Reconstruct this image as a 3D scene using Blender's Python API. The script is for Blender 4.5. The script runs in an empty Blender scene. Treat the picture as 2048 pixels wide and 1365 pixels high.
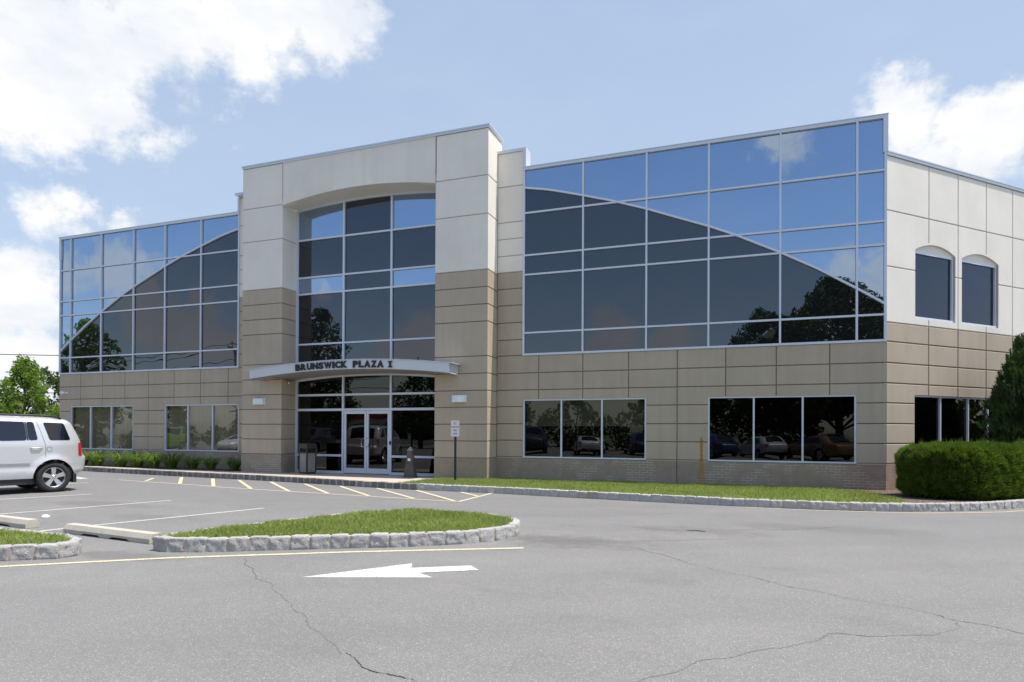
import bpy, bmesh, math, random
import numpy as np
from mathutils import Vector, Matrix
R = math.radians
random.seed(7); rng = np.random.default_rng(11)
SC = bpy.context.scene
COL = SC.collection

# ------------------------------------------------------------------ camera
H = 1.422
f_, SY, PIT, ROL, YA = 1285.34, 177.515, .0043, .0047, .3547
rr_ = Vector((math.cos(YA), math.sin(YA), 0)); fw = Vector((-math.sin(YA), math.cos(YA), 0)); up = Vector((0, 0, 1))
F3 = fw*math.cos(PIT)+up*math.sin(PIT); U3 = up*math.cos(PIT)-fw*math.sin(PIT)
R3 = rr_*math.cos(ROL)+U3*math.sin(ROL); V3 = U3*math.cos(ROL)-rr_*math.sin(ROL)
cam = bpy.data.cameras.new('camera'); camo = bpy.data.objects.new('camera', cam); COL.objects.link(camo)
M = Matrix((R3, V3, -F3)).transposed().to_4x4(); M.translation = (0, 0, H); camo.matrix_world = M
cam.sensor_width = 36; cam.lens = f_/2048*36; cam.shift_y = SY/2048; cam.clip_end = 3000; cam.clip_start = .1
SC.camera = camo

# ------------------------------------------------------------------ sun, sky
EL = 69.5; KY = .060
sz = math.sin(R(EL)); sy = KY*sz; sx = math.sqrt(1-sz*sz-sy*sy)
SUN = Vector((sx, sy, sz))
sl = bpy.data.lights.new('sun', 'SUN'); sl.energy = 4.0; sl.angle = R(.53); sl.color = (1, .955, .89)
so = bpy.data.objects.new('sun', sl); COL.objects.link(so); so.rotation_euler = SUN.to_track_quat('Z', 'Y').to_euler()
so.location = (0, 0, 60)
SC.view_settings.view_transform = 'Standard'; SC.view_settings.look = 'None'; SC.view_settings.gamma = 1
SC.view_settings.exposure = .62

W = bpy.data.worlds.new('World'); SC.world = W; W.use_nodes = True
nt = W.node_tree; N = nt.nodes; L = nt.links; N.clear()
wo = N.new('ShaderNodeOutputWorld'); bg = N.new('ShaderNodeBackground'); L.new(bg.outputs[0], wo.inputs[0])
bg.inputs[1].default_value = .15
sky = N.new('ShaderNodeTexSky'); sky.sky_type = 'NISHITA'; sky.sun_disc = False
sky.sun_elevation = R(EL); sky.sun_rotation = math.atan2(SUN.x, SUN.y)
sky.air_density = 1.0; sky.dust_density = 1.4; sky.ozone_density = 1.3; sky.altitude = 50
tc = N.new('ShaderNodeTexCoord')
def vm(op, a=None, b=None, s=None):
    n = N.new('ShaderNodeVectorMath'); n.operation = op
    for i, q in enumerate((a, b)):
        if q is None: continue
        if hasattr(q, 'is_linked'): L.new(q, n.inputs[i])
        else: n.inputs[i].default_value = q
    if s is not None: n.inputs['Scale'].default_value = s
    return n
def mt(op, a, b=None, c=None, clamp=False, NN=None, LL=None):
    NN = NN or N; LL = LL or L
    n = NN.new('ShaderNodeMath'); n.operation = op; n.use_clamp = clamp
    for i, q in enumerate((a, b, c)):
        if q is None: continue
        if hasattr(q, 'is_linked'): LL.new(q, n.inputs[i])
        else: n.inputs[i].default_value = q
    return n.outputs[0]
nrm = vm('NORMALIZE', tc.outputs['Generated']).outputs[0]
def noise(vec, scale, detail, rough, off=(0, 0, 0), stretch=(1, 1, 1)):
    v = vm('MULTIPLY', vec, stretch).outputs[0]; v = vm('ADD', v, off).outputs[0]
    n = N.new('ShaderNodeTexNoise'); n.inputs['Scale'].default_value = scale; n.inputs['Detail'].default_value = detail
    n.inputs['Roughness'].default_value = rough; L.new(v, n.inputs['Vector']); return n
warp = noise(nrm, 8, 6, .62)
wv = vm('SUBTRACT', warp.outputs['Color'], (.5, .5, .5)).outputs[0]; wv = vm('SCALE', wv, s=.13).outputs[0]
dw = vm('ADD', nrm, wv).outputs[0]
blobs = [(-0.759, 0.486, 0.433, 0.13), (-0.714, 0.535, 0.451, 0.12), (-0.658, 0.575, 0.486, 0.115), (-0.606, 0.615, 0.505, 0.105), (-0.553, 0.650, 0.521, 0.095), (-0.505, 0.676, 0.536, 0.10), (-0.749, 0.531, 0.397, 0.08), (-0.718, 0.577, 0.389, 0.062), (-0.702, 0.607, 0.372, 0.045), (-0.638, 0.666, 0.388, 0.020), (-0.779, 0.499, 0.381, 0.085), (-0.793, 0.550, 0.263, 0.050), (-0.753, 0.603, 0.265, 0.030), (-0.827, 0.526, 0.201, 0.065), (-0.846, 0.510, 0.157, 0.072), (-0.823, 0.547, 0.150, 0.05), (-0.841, 0.530, 0.105, 0.065), (-0.817, 0.546, 0.187, 0.05), (-.83, .548, .06, .05),
 (0.158, 0.905, 0.394, 0.055), (0.190, 0.904, 0.375, 0.07), (.15, .93, .34, .035), (0.237, 0.897, 0.373, 0.055), (0.260, 0.888, 0.379, 0.050), (0.281, 0.879, 0.386, 0.050), (0.273, 0.902, 0.334, 0.065), (0.315, 0.885, 0.343, 0.073), (0.227, 0.915, 0.334, 0.06), (.33, .86, .40, .05),
 (.125, -.968, .205, .055), (.165, -.967, .19, .065), (.19, -.96, .17, .06), (-.20, -.969, .135, .065), (-.225, -.962, .12, .06), (-.113, -.985, .118, .06), (.048, -.923, .382, .05), (.0, -.93, .37, .03),
 (-.80, -.54, .20, .05), (-.64, -.755, .16, .06), (-.61, -.78, .12, .06), (-.77, -.607, .20, .06), (-.753, -.637, .155, .065), (-.715, -.684, .15, .06), (-.68, -.708, .125, .065), (-.70, -.69, .18, .05), (-.588, -.78, .214, .035), (-.50, -.857, .125, .07), (-.455, -.874, .14, .065), (-.40, -.90, .10, .06),
 (.8, .2, .4, .2), (.1, -.6, .75, .15)]
fld = None
for x, y, z, r_ in blobs:
    v = Vector((x, y, z)).normalized()
    d = vm('DISTANCE', dw, tuple(v)).outputs['Value']
    q = mt('MULTIPLY_ADD', d, -1/r_, 1.0)
    q = mt('MULTIPLY', q, min(1.0, .5+6*r_))
    fld = q if fld is None else mt('MAXIMUM', fld, q)
fld = mt('MAXIMUM', fld, -.55)
n1 = noise(nrm, 13, 12, .64, (3.1, .2, 1.7), (1, 1, 1.35))
nn = mt('SUBTRACT', n1.outputs['Fac'], .5); nn = mt('MULTIPLY', nn, 1.5)
dens = mt('ADD', fld, nn)
mr = N.new('ShaderNodeMapRange'); mr.interpolation_type = 'SMOOTHSTEP'; L.new(dens, mr.inputs[0]); mr.inputs[1].default_value = .10; mr.inputs[2].default_value = .60
n2 = noise(nrm, 4.5, 6, .55, (0, 5, 0), (1, 1, 2.6))      # thin high veil
veil = N.new('ShaderNodeMapRange'); L.new(n2.outputs['Fac'], veil.inputs[0]); veil.inputs[1].default_value = .46; veil.inputs[2].default_value = .8; veil.inputs[3].default_value = .0; veil.inputs[4].default_value = .16
sepz = N.new('ShaderNodeSeparateXYZ'); L.new(nrm, sepz.inputs[0])
hz = N.new('ShaderNodeMapRange'); L.new(sepz.outputs[2], hz.inputs[0]); hz.inputs[1].default_value = 0; hz.inputs[2].default_value = .3; hz.inputs[3].default_value = .12; hz.inputs[4].default_value = 0
side = N.new('ShaderNodeMapRange'); side.interpolation_type = 'SMOOTHSTEP'; L.new(sepz.outputs[1], side.inputs[0]); side.inputs[1].default_value = .0; side.inputs[2].default_value = .65; side.inputs[3].default_value = 0; side.inputs[4].default_value = .88
hcol = N.new('ShaderNodeMapRange'); L.new(sepz.outputs[2], hcol.inputs[0]); hcol.inputs[1].default_value = 0; hcol.inputs[2].default_value = .6; hcol.inputs[3].default_value = 1; hcol.inputs[4].default_value = 0
hc = N.new('ShaderNodeMix'); hc.data_type = 'RGBA'; L.new(hcol.outputs[0], hc.inputs[0]); hc.inputs[6].default_value = (1.90, 2.45, 3.40, 1); hc.inputs[7].default_value = (2.45, 3.0, 3.65, 1)
sk2 = N.new('ShaderNodeMix'); sk2.data_type = 'RGBA'; L.new(side.outputs[0], sk2.inputs[0]); L.new(sky.outputs[0], sk2.inputs[6]); L.new(hc.outputs[2], sk2.inputs[7])
vl = mt('MULTIPLY', veil.outputs[0], .5); cv = mt('ADD', mr.outputs[0], vl); cv = mt('ADD', cv, hz.outputs[0], clamp=True)
n3 = noise(nrm, 7, 7, .6, (1, 1, 9), (1, 1, 2))
shade = N.new('ShaderNodeMapRange'); L.new(n3.outputs['Fac'], shade.inputs[0]); shade.inputs[1].default_value = .35; shade.inputs[2].default_value = .62; shade.inputs[3].default_value = 0; shade.inputs[4].default_value = 1
cc = N.new('ShaderNodeMix'); cc.data_type = 'RGBA'; L.new(shade.outputs[0], cc.inputs[0])
cc.inputs[6].default_value = (3.65, 3.85, 4.15, 1); cc.inputs[7].default_value = (4.5, 4.5, 4.45, 1)
mx = N.new('ShaderNodeMix'); mx.data_type = 'RGBA'; L.new(cv, mx.inputs[0]); L.new(sk2.outputs[2], mx.inputs[6]); L.new(cc.outputs[2], mx.inputs[7])
L.new(mx.outputs[2], bg.inputs[0])

# ------------------------------------------------------------------ helpers
def tag(o, label=None, cat=None, group=None, kind=None):
    if label: o['label'] = label
    if cat: o['category'] = cat
    if group: o['group'] = group
    if kind: o['kind'] = kind
    return o
def empty(name, loc=(0, 0, 0), rz=0, label=None, cat=None, group=None):
    o = bpy.data.objects.new(name, None); COL.objects.link(o); o.location = loc; o.rotation_euler = (0, 0, rz)
    o.empty_display_size = .2
    return tag(o, label, cat, group)
def link(name, me, mat, parent=None, smooth=False):
    if mat is not None:
        me.materials.clear(); me.materials.append(mat)
    o = bpy.data.objects.new(name, me); COL.objects.link(o)
    if parent is not None: o.parent = parent
    if smooth:
        me.polygons.foreach_set('use_smooth', [True]*len(me.polygons))
    return o
def copy_tree(o, parent=None, kids=None):
    c = o.copy(); COL.objects.link(c)
    if parent is not None: c.parent = parent
    for ch in [x for x in bpy.data.objects if x.parent is o]: copy_tree(ch, c)
    return c
class Fr:                                   # wall frame: s along the wall, z up, d outward
    def __init__(s, o, sd, nd): s.o = Vector(o); s.s = Vector(sd).normalized(); s.n = Vector(nd).normalized()
    def __call__(s, a, z, d=0): return s.o+s.s*a+s.n*d+Vector((0, 0, z))
class MB:
    def __init__(s, fr=None): s.v = []; s.f = []; s.fr = fr
    def P(s, a, z, d=0):
        return tuple(s.fr(a, z, d)) if s.fr else (a, z, d)
    def add(s, vs, fs):
        b = len(s.v); s.v += [tuple(v) for v in vs]; s.f += [tuple(i+b for i in f) for f in fs]
    def box(s, x0, x1, y0, y1, z0, z1):     # world box
        s.add([(x0, y0, z0), (x1, y0, z0), (x1, y1, z0), (x0, y1, z0), (x0, y0, z1), (x1, y0, z1), (x1, y1, z1), (x0, y1, z1)],
              [(0, 3, 2, 1), (4, 5, 6, 7), (0, 1, 5, 4), (1, 2, 6, 5), (2, 3, 7, 6), (3, 0, 4, 7)])
    def sb(s, s0, s1, z0, z1, d0, d1):      # box in the wall frame
        P = s.P
        s.add([P(s0, z0, d1), P(s1, z0, d1), P(s1, z0, d0), P(s0, z0, d0), P(s0, z1, d1), P(s1, z1, d1), P(s1, z1, d0), P(s0, z1, d0)],
              [(0, 3, 2, 1), (4, 5, 6, 7), (0, 1, 5, 4), (1, 2, 6, 5), (2, 3, 7, 6), (3, 0, 4, 7)])
    def panel(s, s0, s1, z0, z1, d0, d1, gl=1, gr=1, gb=1, gt=1, g=.013, c=.009):
        a0 = s0+g*gl; a1 = s1-g*gr; b0 = z0+g*gb; b1 = z1-g*gt
        P = s.P
        o = [P(a0, b0, d0), P(a1, b0, d0), P(a1, b1, d0), P(a0, b1, d0)]
        m = [P(a0, b0, d1-c), P(a1, b0, d1-c), P(a1, b1, d1-c), P(a0, b1, d1-c)]
        i = [P(a0+c*gl, b0+c*gb, d1), P(a1-c*gr, b0+c*gb, d1), P(a1-c*gr, b1-c*gt, d1), P(a0+c*gl, b1-c*gt, d1)]
        fs = [(8, 9, 10, 11)]
        for k in range(4):
            k2 = (k+1) % 4; fs += [(k, k2, 4+k2, 4+k), (4+k, 4+k2, 8+k2, 8+k)]
        s.add(o+m+i, fs)
    def poly(s, pts): s.add(pts, [tuple(range(len(pts)))])
    def prism(s, pts, d0, d1):              # pts (s,z) polygon extruded in d
        n = len(pts); a = [s.P(x, z, d0) for x, z in pts]; b = [s.P(x, z, d1) for x, z in pts]
        s.add(a+b, [tuple(range(n-1, -1, -1)), tuple(range(n, 2*n))]+[(i, (i+1) % n, n+(i+1) % n, n+i) for i in range(n)])
    def tube(s, pts, r, n=8, cap=True):
        rings = []; pts = [Vector(p) for p in pts]
        for i, p in enumerate(pts):
            t = (pts[min(i+1, len(pts)-1)]-pts[max(i-1, 0)]).normalized()
            u = t.cross(Vector((0, 0, 1)) if abs(t.z) < .9 else Vector((1, 0, 0))).normalized(); w = t.cross(u)
            rad = r[i] if isinstance(r, (list, tuple)) else r
            rings.append([p+(u*math.cos(k*2*math.pi/n)+w*math.sin(k*2*math.pi/n))*rad for k in range(n)])
        vs = [q for g in rings for q in g]; fs = []
        for i in range(len(pts)-1):
            for k in range(n): fs.append((i*n+k, i*n+(k+1) % n, (i+1)*n+(k+1) % n, (i+1)*n+k))
        if cap: fs += [tuple(range(n)), tuple(range((len(pts)-1)*n, len(pts)*n))]
        s.add(vs, fs)
    def lathe(s, prof, n=24, axis='z', c=(0, 0, 0)):
        vs = []
        for k in range(n):
            a = 2*math.pi*k/n
            for r_, h in prof:
                if axis == 'z': p = (r_*math.cos(a), r_*math.sin(a), h)
                elif axis == 'y': p = (r_*math.cos(a), h, r_*math.sin(a))
                else: p = (h, r_*math.cos(a), r_*math.sin(a))
                vs.append((p[0]+c[0], p[1]+c[1], p[2]+c[2]))
        m = len(prof); fs = []
        for k in range(n):
            for i in range(m-1): fs.append((k*m+i, ((k+1) % n)*m+i, ((k+1) % n)*m+i+1, k*m+i+1))
        s.add(vs, fs)
    def build(s, name, mat, parent=None, smooth=False, bevel=0, recalc=True):
        me = bpy.data.meshes.new(name); me.from_pydata(s.v, [], s.f)
        if recalc or bevel:
            bm = bmesh.new(); bm.from_mesh(me)
            bmesh.ops.remove_doubles(bm, verts=bm.verts, dist=1e-5)
            bmesh.ops.recalc_face_normals(bm, faces=bm.faces)
            if bevel:
                es = [e for e in bm.edges if len(e.link_faces) == 2 and e.calc_face_angle(0) > .6]
                bmesh.ops.bevel(bm, geom=es, offset=bevel, segments=2, affect='EDGES', profile=.5)
            bm.to_mesh(me); bm.free()
        return link(name, me, mat, parent, smooth)
def np_mesh(name, V, k, mat, parent=None):  # V (n*k,3): n separate k-gons
    V = np.asarray(V, dtype=np.float32).reshape(-1, 3); n = len(V)//k
    me = bpy.data.meshes.new(name); me.vertices.add(len(V)); me.vertices.foreach_set('co', V.ravel())
    me.loops.add(n*k); me.loops.foreach_set('vertex_index', np.arange(n*k, dtype=np.int32))
    me.polygons.add(n); me.polygons.foreach_set('loop_start', np.arange(0, n*k, k, dtype=np.int32))
    me.polygons.foreach_set('loop_total', np.full(n, k, dtype=np.int32)); me.update(calc_edges=True); me.validate()
    return link(name, me, mat, parent)

# ------------------------------------------------------------------ materials
class MT:
    def __init__(s, name):
        s.m = bpy.data.materials.new(name); s.m.use_nodes = True; s.t = s.m.node_tree; s.N = s.t.nodes; s.L = s.t.links
        s.b = s.N['Principled BSDF']; s.out = s.N['Material Output']
    def n(s, t): return s.N.new(t)
    def obj(s):
        c = s.n('ShaderNodeTexCoord'); return c.outputs['Object']
    def pos(s):
        g = s.n('ShaderNodeNewGeometry'); return g.outputs['Position']
    def noise(s, vec, scale, detail=4, rough=.55, stretch=None):
        if stretch:
            m = s.n('ShaderNodeMapping'); m.inputs['Scale'].default_value = stretch; s.L.new(vec, m.inputs[0]); vec = m.outputs[0]
        x = s.n('ShaderNodeTexNoise'); x.inputs['Scale'].default_value = scale; x.inputs['Detail'].default_value = detail; x.inputs['Roughness'].default_value = rough
        s.L.new(vec, x.inputs['Vector']); return x.outputs['Fac']
    def mr(s, v, a, b, c=0, d=1, smooth=False):
        x = s.n('ShaderNodeMapRange'); s.L.new(v, x.inputs[0])
        for i, q in enumerate((a, b, c, d)): x.inputs[i+1].default_value = q
        if smooth: x.interpolation_type = 'SMOOTHSTEP'
        return x.outputs[0]
    def mix(s, f, a, b, mode='MIX'):
        x = s.n('ShaderNodeMix'); x.data_type = 'RGBA'; x.blend_type = mode
        for i, q in ((0, f), (6, a), (7, b)):
            if hasattr(q, 'is_linked'): s.L.new(q, x.inputs[i])
            elif i == 0: x.inputs[0].default_value = q
            else: x.inputs[i].default_value = (*q, 1) if len(q) == 3 else q
        return x.outputs[2]
    def math(s, op, a, b=None, c=None, clamp=False): return mt(op, a, b, c, clamp, s.N, s.L)
    def bump(s, h, st, dist=.01):
        x = s.n('ShaderNodeBump'); x.inputs['Strength'].default_value = st; x.inputs['Distance'].default_value = dist
        s.L.new(h, x.inputs['Height']); s.L.new(x.outputs[0], s.b.inputs['Normal']); return x
    def col(s, c):
        if hasattr(c, 'is_linked'): s.L.new(c, s.b.inputs['Base Color'])
        else: s.b.inputs['Base Color'].default_value = (*c, 1)
    def set(s, **k):
        for a, v in k.items(): s.b.inputs[a.replace('_', ' ')].default_value = v
        return s
def plain(name, c, rough=.6, metal=0, spec=None, var=0):
    m = MT(name); m.set(Roughness=rough, Metallic=metal)
    if spec is not None: m.b.inputs['Specular IOR Level'].default_value = spec
    if var:
        v = m.noise(m.pos(), 3, 5); m.col(m.mix(m.mr(v, .3, .7), tuple(x*(1-var) for x in c), tuple(x*(1+var) for x in c)))
    else: m.col(c)
    return m.m
def stucco(name, c, streak=.12):
    m = MT(name); p = m.pos(); m.set(Roughness=.9); m.b.inputs['Specular IOR Level'].default_value = .2
    a = m.noise(p, .8, 5, .6); b = m.noise(p, 4.5, 6, .65, (1, 1, .07)); g = m.noise(p, 220, 2, .5)
    k = m.math('ADD', m.mr(a, .3, .7, -.05, .05), m.mr(b, .35, .7, -streak*.5, streak*.4)); k = m.math('ADD', k, m.mr(g, .3, .7, -.03, .03))
    gi = m.n('ShaderNodeNewGeometry'); k = m.math('ADD', k, m.mr(gi.outputs['Random Per Island'], 0, 1, -.022, .022)); k = m.math('ADD', k, 1.0)
    x = m.n('ShaderNodeVectorMath'); x.operation = 'SCALE'; x.inputs[0].default_value = c; m.L.new(k, x.inputs['Scale'])
    m.L.new(x.outputs[0], m.b.inputs['Base Color']); m.bump(g, .35, .004)
    return m
def rust(m, base_socket):
    # rust run where a spout dripped: x=-1.27 on the right wing, z 0..1.36
    p = m.pos(); s = m.n('ShaderNodeSeparateXYZ'); m.L.new(p, s.inputs[0])
    w = m.noise(p, 9, 4, .6); dx = m.math('ABSOLUTE', m.math('SUBTRACT', s.outputs[0], -1.265)); dx = m.math('ADD', dx, m.mr(w, .3, .7, -.008, .014))
    low = m.mr(s.outputs[2], 0, .75, .20, .055); f = m.math('DIVIDE', dx, low); f = m.mr(f, .35, 1.0, 1, 0, True)
    top = m.mr(s.outputs[2], 1.25, 1.36, 1, 0); f = m.math('MULTIPLY', f, top); f = m.math('MULTIPLY', f, m.mr(s.outputs[2], 0, .8, .45, .95))
    yy = m.mr(s.outputs[1], 18.4, 18.41, 0, 1); f = m.math('MULTIPLY', f, yy)
    return m.mix(f, base_socket, (.34, .17, .045))
mS = stucco('cream_stucco', (.74, .69, .61), .03); M_CREAM = mS.m
mS = stucco('tan_stucco', (.44, .365, .275), .10)
mS.L.new(rust(mS, mS.b.inputs['Base Color'].links[0].from_socket), mS.b.inputs['Base Color']); M_TAN = mS.m
M_GROOVE_C = stucco('cream_groove', (.40, .37, .33), 0).m
M_GROOVE_T = stucco('tan_groove', (.20, .16, .12), 0).m
# brick, partly worn so that pale mortar shows in patches
m = MT('painted_brick'); p = m.pos(); m.set(Roughness=.85)
sp = m.n('ShaderNodeSeparateXYZ'); m.L.new(p, sp.inputs[0])
u_ = m.math('ADD', sp.outputs[0], m.math('MULTIPLY', sp.outputs[1], .42))
cb = m.n('ShaderNodeCombineXYZ'); m.L.new(u_, cb.inputs[0]); m.L.new(sp.outputs[2], cb.inputs[1])
br = m.n('ShaderNodeTexBrick'); m.L.new(cb.outputs[0], br.inputs[0]); br.inputs['Scale'].default_value = 1
br.inputs['Brick Width'].default_value = .215; br.inputs['Row Height'].default_value = .073; br.inputs['Mortar Size'].default_value = .007; br.inputs['Mortar Smooth'].default_value = .2
br.inputs['Color1'].default_value = (.33, .265, .20, 1); br.inputs['Color2'].default_value = (.28, .22, .165, 1); br.inputs['Mortar'].default_value = (.50, .44, .37, 1)
patch = m.mr(m.noise(p, 1.1, 4, .6), .50, .58)
redd = m.mr(sp.outputs[0], 2.2, 3.2, 0, 1); redd = m.math('MULTIPLY', redd, m.mr(m.noise(p, 2.5, 4), .35, .6))
c0 = m.mix(m.mr(m.noise(p, 6, 4), .3, .7), (.33, .265, .20), (.28, .22, .165))
c1 = m.mix(patch, c0, br.outputs['Color']); c1 = m.mix(m.math('MULTIPLY', redd, .6), c1, (.27, .14, .10))
c1 = rust(m, c1); m.col(c1); m.bump(m.math('SUBTRACT', 1, br.outputs['Fac']), .5, .006); M_BRICK = m.m

M_ALU = plain('pale_aluminium', (.60, .63, .69), .42, .15)
M_COPE = plain('coping_metal', (.60, .62, .66), .4, .3)
M_FASC = plain('canopy_metal', (.58, .60, .65), .38, .2)
M_SOFFM = plain('canopy_soffit', (.26, .25, .24), .6)
M_DARK = plain('dark_interior', (.012, .012, .013), .9)
M_LET = plain('navy_letters', (.008, .009, .016), .35)
m = MT('vinyl_soffit'); p = m.pos(); m.set(Roughness=.6); sp = m.n('ShaderNodeSeparateXYZ'); m.L.new(p, sp.inputs[0])
wv_ = m.math('SINE', m.math('MULTIPLY', sp.outputs[0], 62)); m.col(m.mix(m.mr(wv_, .6, 1), (.66, .63, .56), (.40, .38, .33))); M_VINYL = m.m

def glass(name, tint, refl, body, trans=0, wav=.35):
    m = MT(name); N, L = m.N, m.L; N.remove(m.b)
    gl = m.n('ShaderNodeBsdfGlossy'); gl.inputs['Color'].default_value = (*tint, 1); gl.inputs['Roughness'].default_value = .004
    p = m.pos(); w = m.n('ShaderNodeTexNoise'); w.inputs['Scale'].default_value = .9; w.inputs['Detail'].default_value = 1; L.new(p, w.inputs[0])
    b = m.n('ShaderNodeBump'); b.inputs['Strength'].default_value = wav; b.inputs['Distance'].default_value = .02; L.new(w.outputs[0], b.inputs['Height']); L.new(b.outputs[0], gl.inputs['Normal'])
    df = m.n('ShaderNodeBsdfDiffuse'); df.inputs[0].default_value = (*body, 1)
    base = df.outputs[0]
    if trans:
        tr = m.n('ShaderNodeBsdfTransparent'); tr.inputs[0].default_value = (trans, trans, trans*.97, 1)
        ms = m.n('ShaderNodeMixShader'); ms.inputs[0].default_value = .9; L.new(base, ms.inputs[1]); L.new(tr.outputs[0], ms.inputs[2]); base = ms.outputs[0]
    fr = m.n('ShaderNodeLayerWeight'); fr.inputs[0].default_value = .5
    k = m.math('MULTIPLY_ADD', m.math('POWER', fr.outputs['Facing'], 4.0), .6, refl, clamp=True)
    mm = m.n('ShaderNodeMixShader'); L.new(k, mm.inputs[0]); L.new(base, mm.inputs[1]); L.new(gl.outputs[0], mm.inputs[2]); L.new(mm.outputs[0], m.out.inputs[0])
    return m.m
M_GBLUE = glass('blue_mirror_glass', (.575, .72, .92), .50, (.01, .02, .04))
M_GDARK = glass('bronze_mirror_glass', (.84, .90, 1.0), .095, (.010, .010, .011))
M_GLOW = glass('tinted_clear_glass', (1, 1, 1), .052, (.006, .006, .007), .42, .22)
M_GLOWB = glass('tinted_black_glass', (1, 1, 1), .052, (.003, .003, .004), .12, .22)

# asphalt
m = MT('asphalt'); p = m.pos(); m.set(Roughness=.88)
big = m.noise(p, .35, 5, .55); mid = m.noise(p, 2.2, 5, .6); ag = m.n('ShaderNodeTexVoronoi'); ag.inputs['Scale'].default_value = 100; m.L.new(p, ag.inputs[0])
fine = m.noise(p, 190, 3, .6)
spk = m.n('ShaderNodeSeparateColor'); m.L.new(ag.outputs['Color'], spk.inputs[0])
white = m.math('MULTIPLY', m.mr(spk.outputs[0], .86, .92), m.mr(ag.outputs['Distance'], .25, .55, 1, 0))
white2 = m.math('MULTIPLY', m.mr(spk.outputs[1], .3, 1.0, 0, .62), 1)
c = m.mix(m.mr(big, .3, .7), (.172, .166, .156), (.225, .217, .205)); c = m.mix(m.mr(mid, .35, .7, 0, .35), c, (.15, .148, .146))
c = m.mix(white2, c, (.27, .265, .255)); c = m.mix(m.mr(fine, .47, .66, 0, .85), c, (.07, .067, .063)); c = m.mix(m.math('MULTIPLY', white, .62), c, (.50, .47, .42))
sA_ = m.n('ShaderNodeSeparateXYZ'); m.L.new(p, sA_.inputs[0]); sepA2 = m.math('SUBTRACT', sA_.outputs[1], m.math('MULTIPLY', sA_.outputs[0], .55)); oil = m.mr(m.noise(p, .55, 8, .7, (1, 1.8, 1)), .54, .70, 0, .34); c = m.mix(oil, c, (.11, .106, .10)); trk = m.math('SINE', m.math('ADD', m.math('MULTIPLY', sepA2, 3.4), m.math('MULTIPLY', m.noise(p, .5, 3), 2.0))); c = m.mix(m.mr(trk, .2, 1, 0, .10), c, (.12, .117, .112)); dust = m.mr(m.noise(p, .9, 7, .7, (.6, 1.6, 1)), .58, .74, 0, .35); c = m.mix(dust, c, (.25, .235, .21))
sepA = m.n('ShaderNodeSeparateXYZ'); m.L.new(p, sepA.inputs[0])
far = m.mr(sepA.outputs[1], 9.5, 11, 0, .22, True); c = m.mix(far, c, (.135, .134, .136))
for (cx_, cy_, rx_, ry_, st_) in ((-2.3, 8.75, 1.3, .55, .55), (-.8, 10.4, 1.3, .5, .35), (-7.2, 5.7, .9, .3, .45), (-12.5, 9.5, 1.6, .5, .4), (-9.9, 8.4, 1.3, .4, .3), (1.2, 11.4, 1.8, .5, .3)):
    ex = m.math('DIVIDE', m.math('SUBTRACT', sepA.outputs[0], cx_), rx_); ey = m.math('DIVIDE', m.math('SUBTRACT', sepA.outputs[1], cy_), ry_)
    dd_ = m.math('SQRT', m.math('ADD', m.math('MULTIPLY', ex, ex), m.math('MULTIPLY', ey, ey))); dd_ = m.math('ADD', dd_, m.mr(m.noise(p, 2.6, 6, .7), .3, .7, -.5, .5))
    c = m.mix(m.mr(dd_, .35, 1.1, st_, 0, True), c, (.095, .088, .08))
m.col(c); m.bump(m.math('ADD', ag.outputs['Distance'], fine), .55, .006); M_ASPH = m.m
def paint(name, c, wear):
    m = MT(name); p = m.pos(); m.set(Roughness=.75)
    a = m.n('ShaderNodeTexVoronoi'); a.inputs['Scale'].default_value = 70; m.L.new(p, a.inputs[0]); n = m.noise(p, 14, 5, .7)
    k = m.math('MULTIPLY', m.mr(a.outputs['Distance'], .35, .7), m.mr(n, .52-wear*.6, .72))
    k = m.math('ADD', k, m.mr(m.noise(p, 40, 4, .7), .60, .68, 0, wear), clamp=True)
    m.col(m.mix(k, c, (.17, .17, .165))); m.bump(a.outputs['Distance'], .3, .004); return m.m
M_PW = paint('white_road_paint', (.64, .64, .61), .6); M_PY = paint('yellow_road_paint', (.68, .58, .36), .5); M_PT = paint('faded_tan_paint', (.55, .42, .28), .5)
m = MT('concrete_walk'); p = m.pos(); m.set(Roughness=.9); c = m.mix(m.mr(m.noise(p, 1.2, 6, .6), .3, .7), (.50, .43, .35), (.42, .355, .29)); c = m.mix(m.mr(m.noise(p, 60, 3), .5, .75, 0, .3), c, (.3, .26, .21)); m.col(c); M_WALK = m.m
m = MT('precast_concrete'); p = m.pos(); m.set(Roughness=.9); c = m.mix(m.mr(m.noise(p, 3.5, 7, .65), .3, .7), (.50, .46, .38), (.39, .355, .29)); c = m.mix(m.mr(m.noise(p, 45, 4, .7), .60, .7, 0, .6), c, (.22, .2, .165)); m.col(c); m.bump(m.noise(p, 90, 4, .7), .5, .006); M_CONC = m.m
def granite(name, a, b, d):
    m = MT(name); p = m.obj(); g = m.n('ShaderNodeNewGeometry'); oi = m.n('ShaderNodeObjectInfo'); m.set(Roughness=.85)
    c = m.mix(oi.outputs['Random'], a, b)
    cr = m.n('ShaderNodeSeparateXYZ'); pin = m.mr(oi.outputs['Random'], .93, .95); c = m.mix(m.math('MULTIPLY', pin, .7), c, (.42, .30, .22))
    v = m.noise(p, 14, 6, .65); c = m.mix(m.mr(v, .38, .68, 0, .8), c, d); s_ = m.noise(m.pos(), 130, 3, .7); c = m.mix(m.mr(s_, .54, .64, 0, .55), c, (.62, .60, .57))
    m.col(c); m.bump(m.noise(m.pos(), 38, 6, .75), 1.0, .035); return m.m
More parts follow.
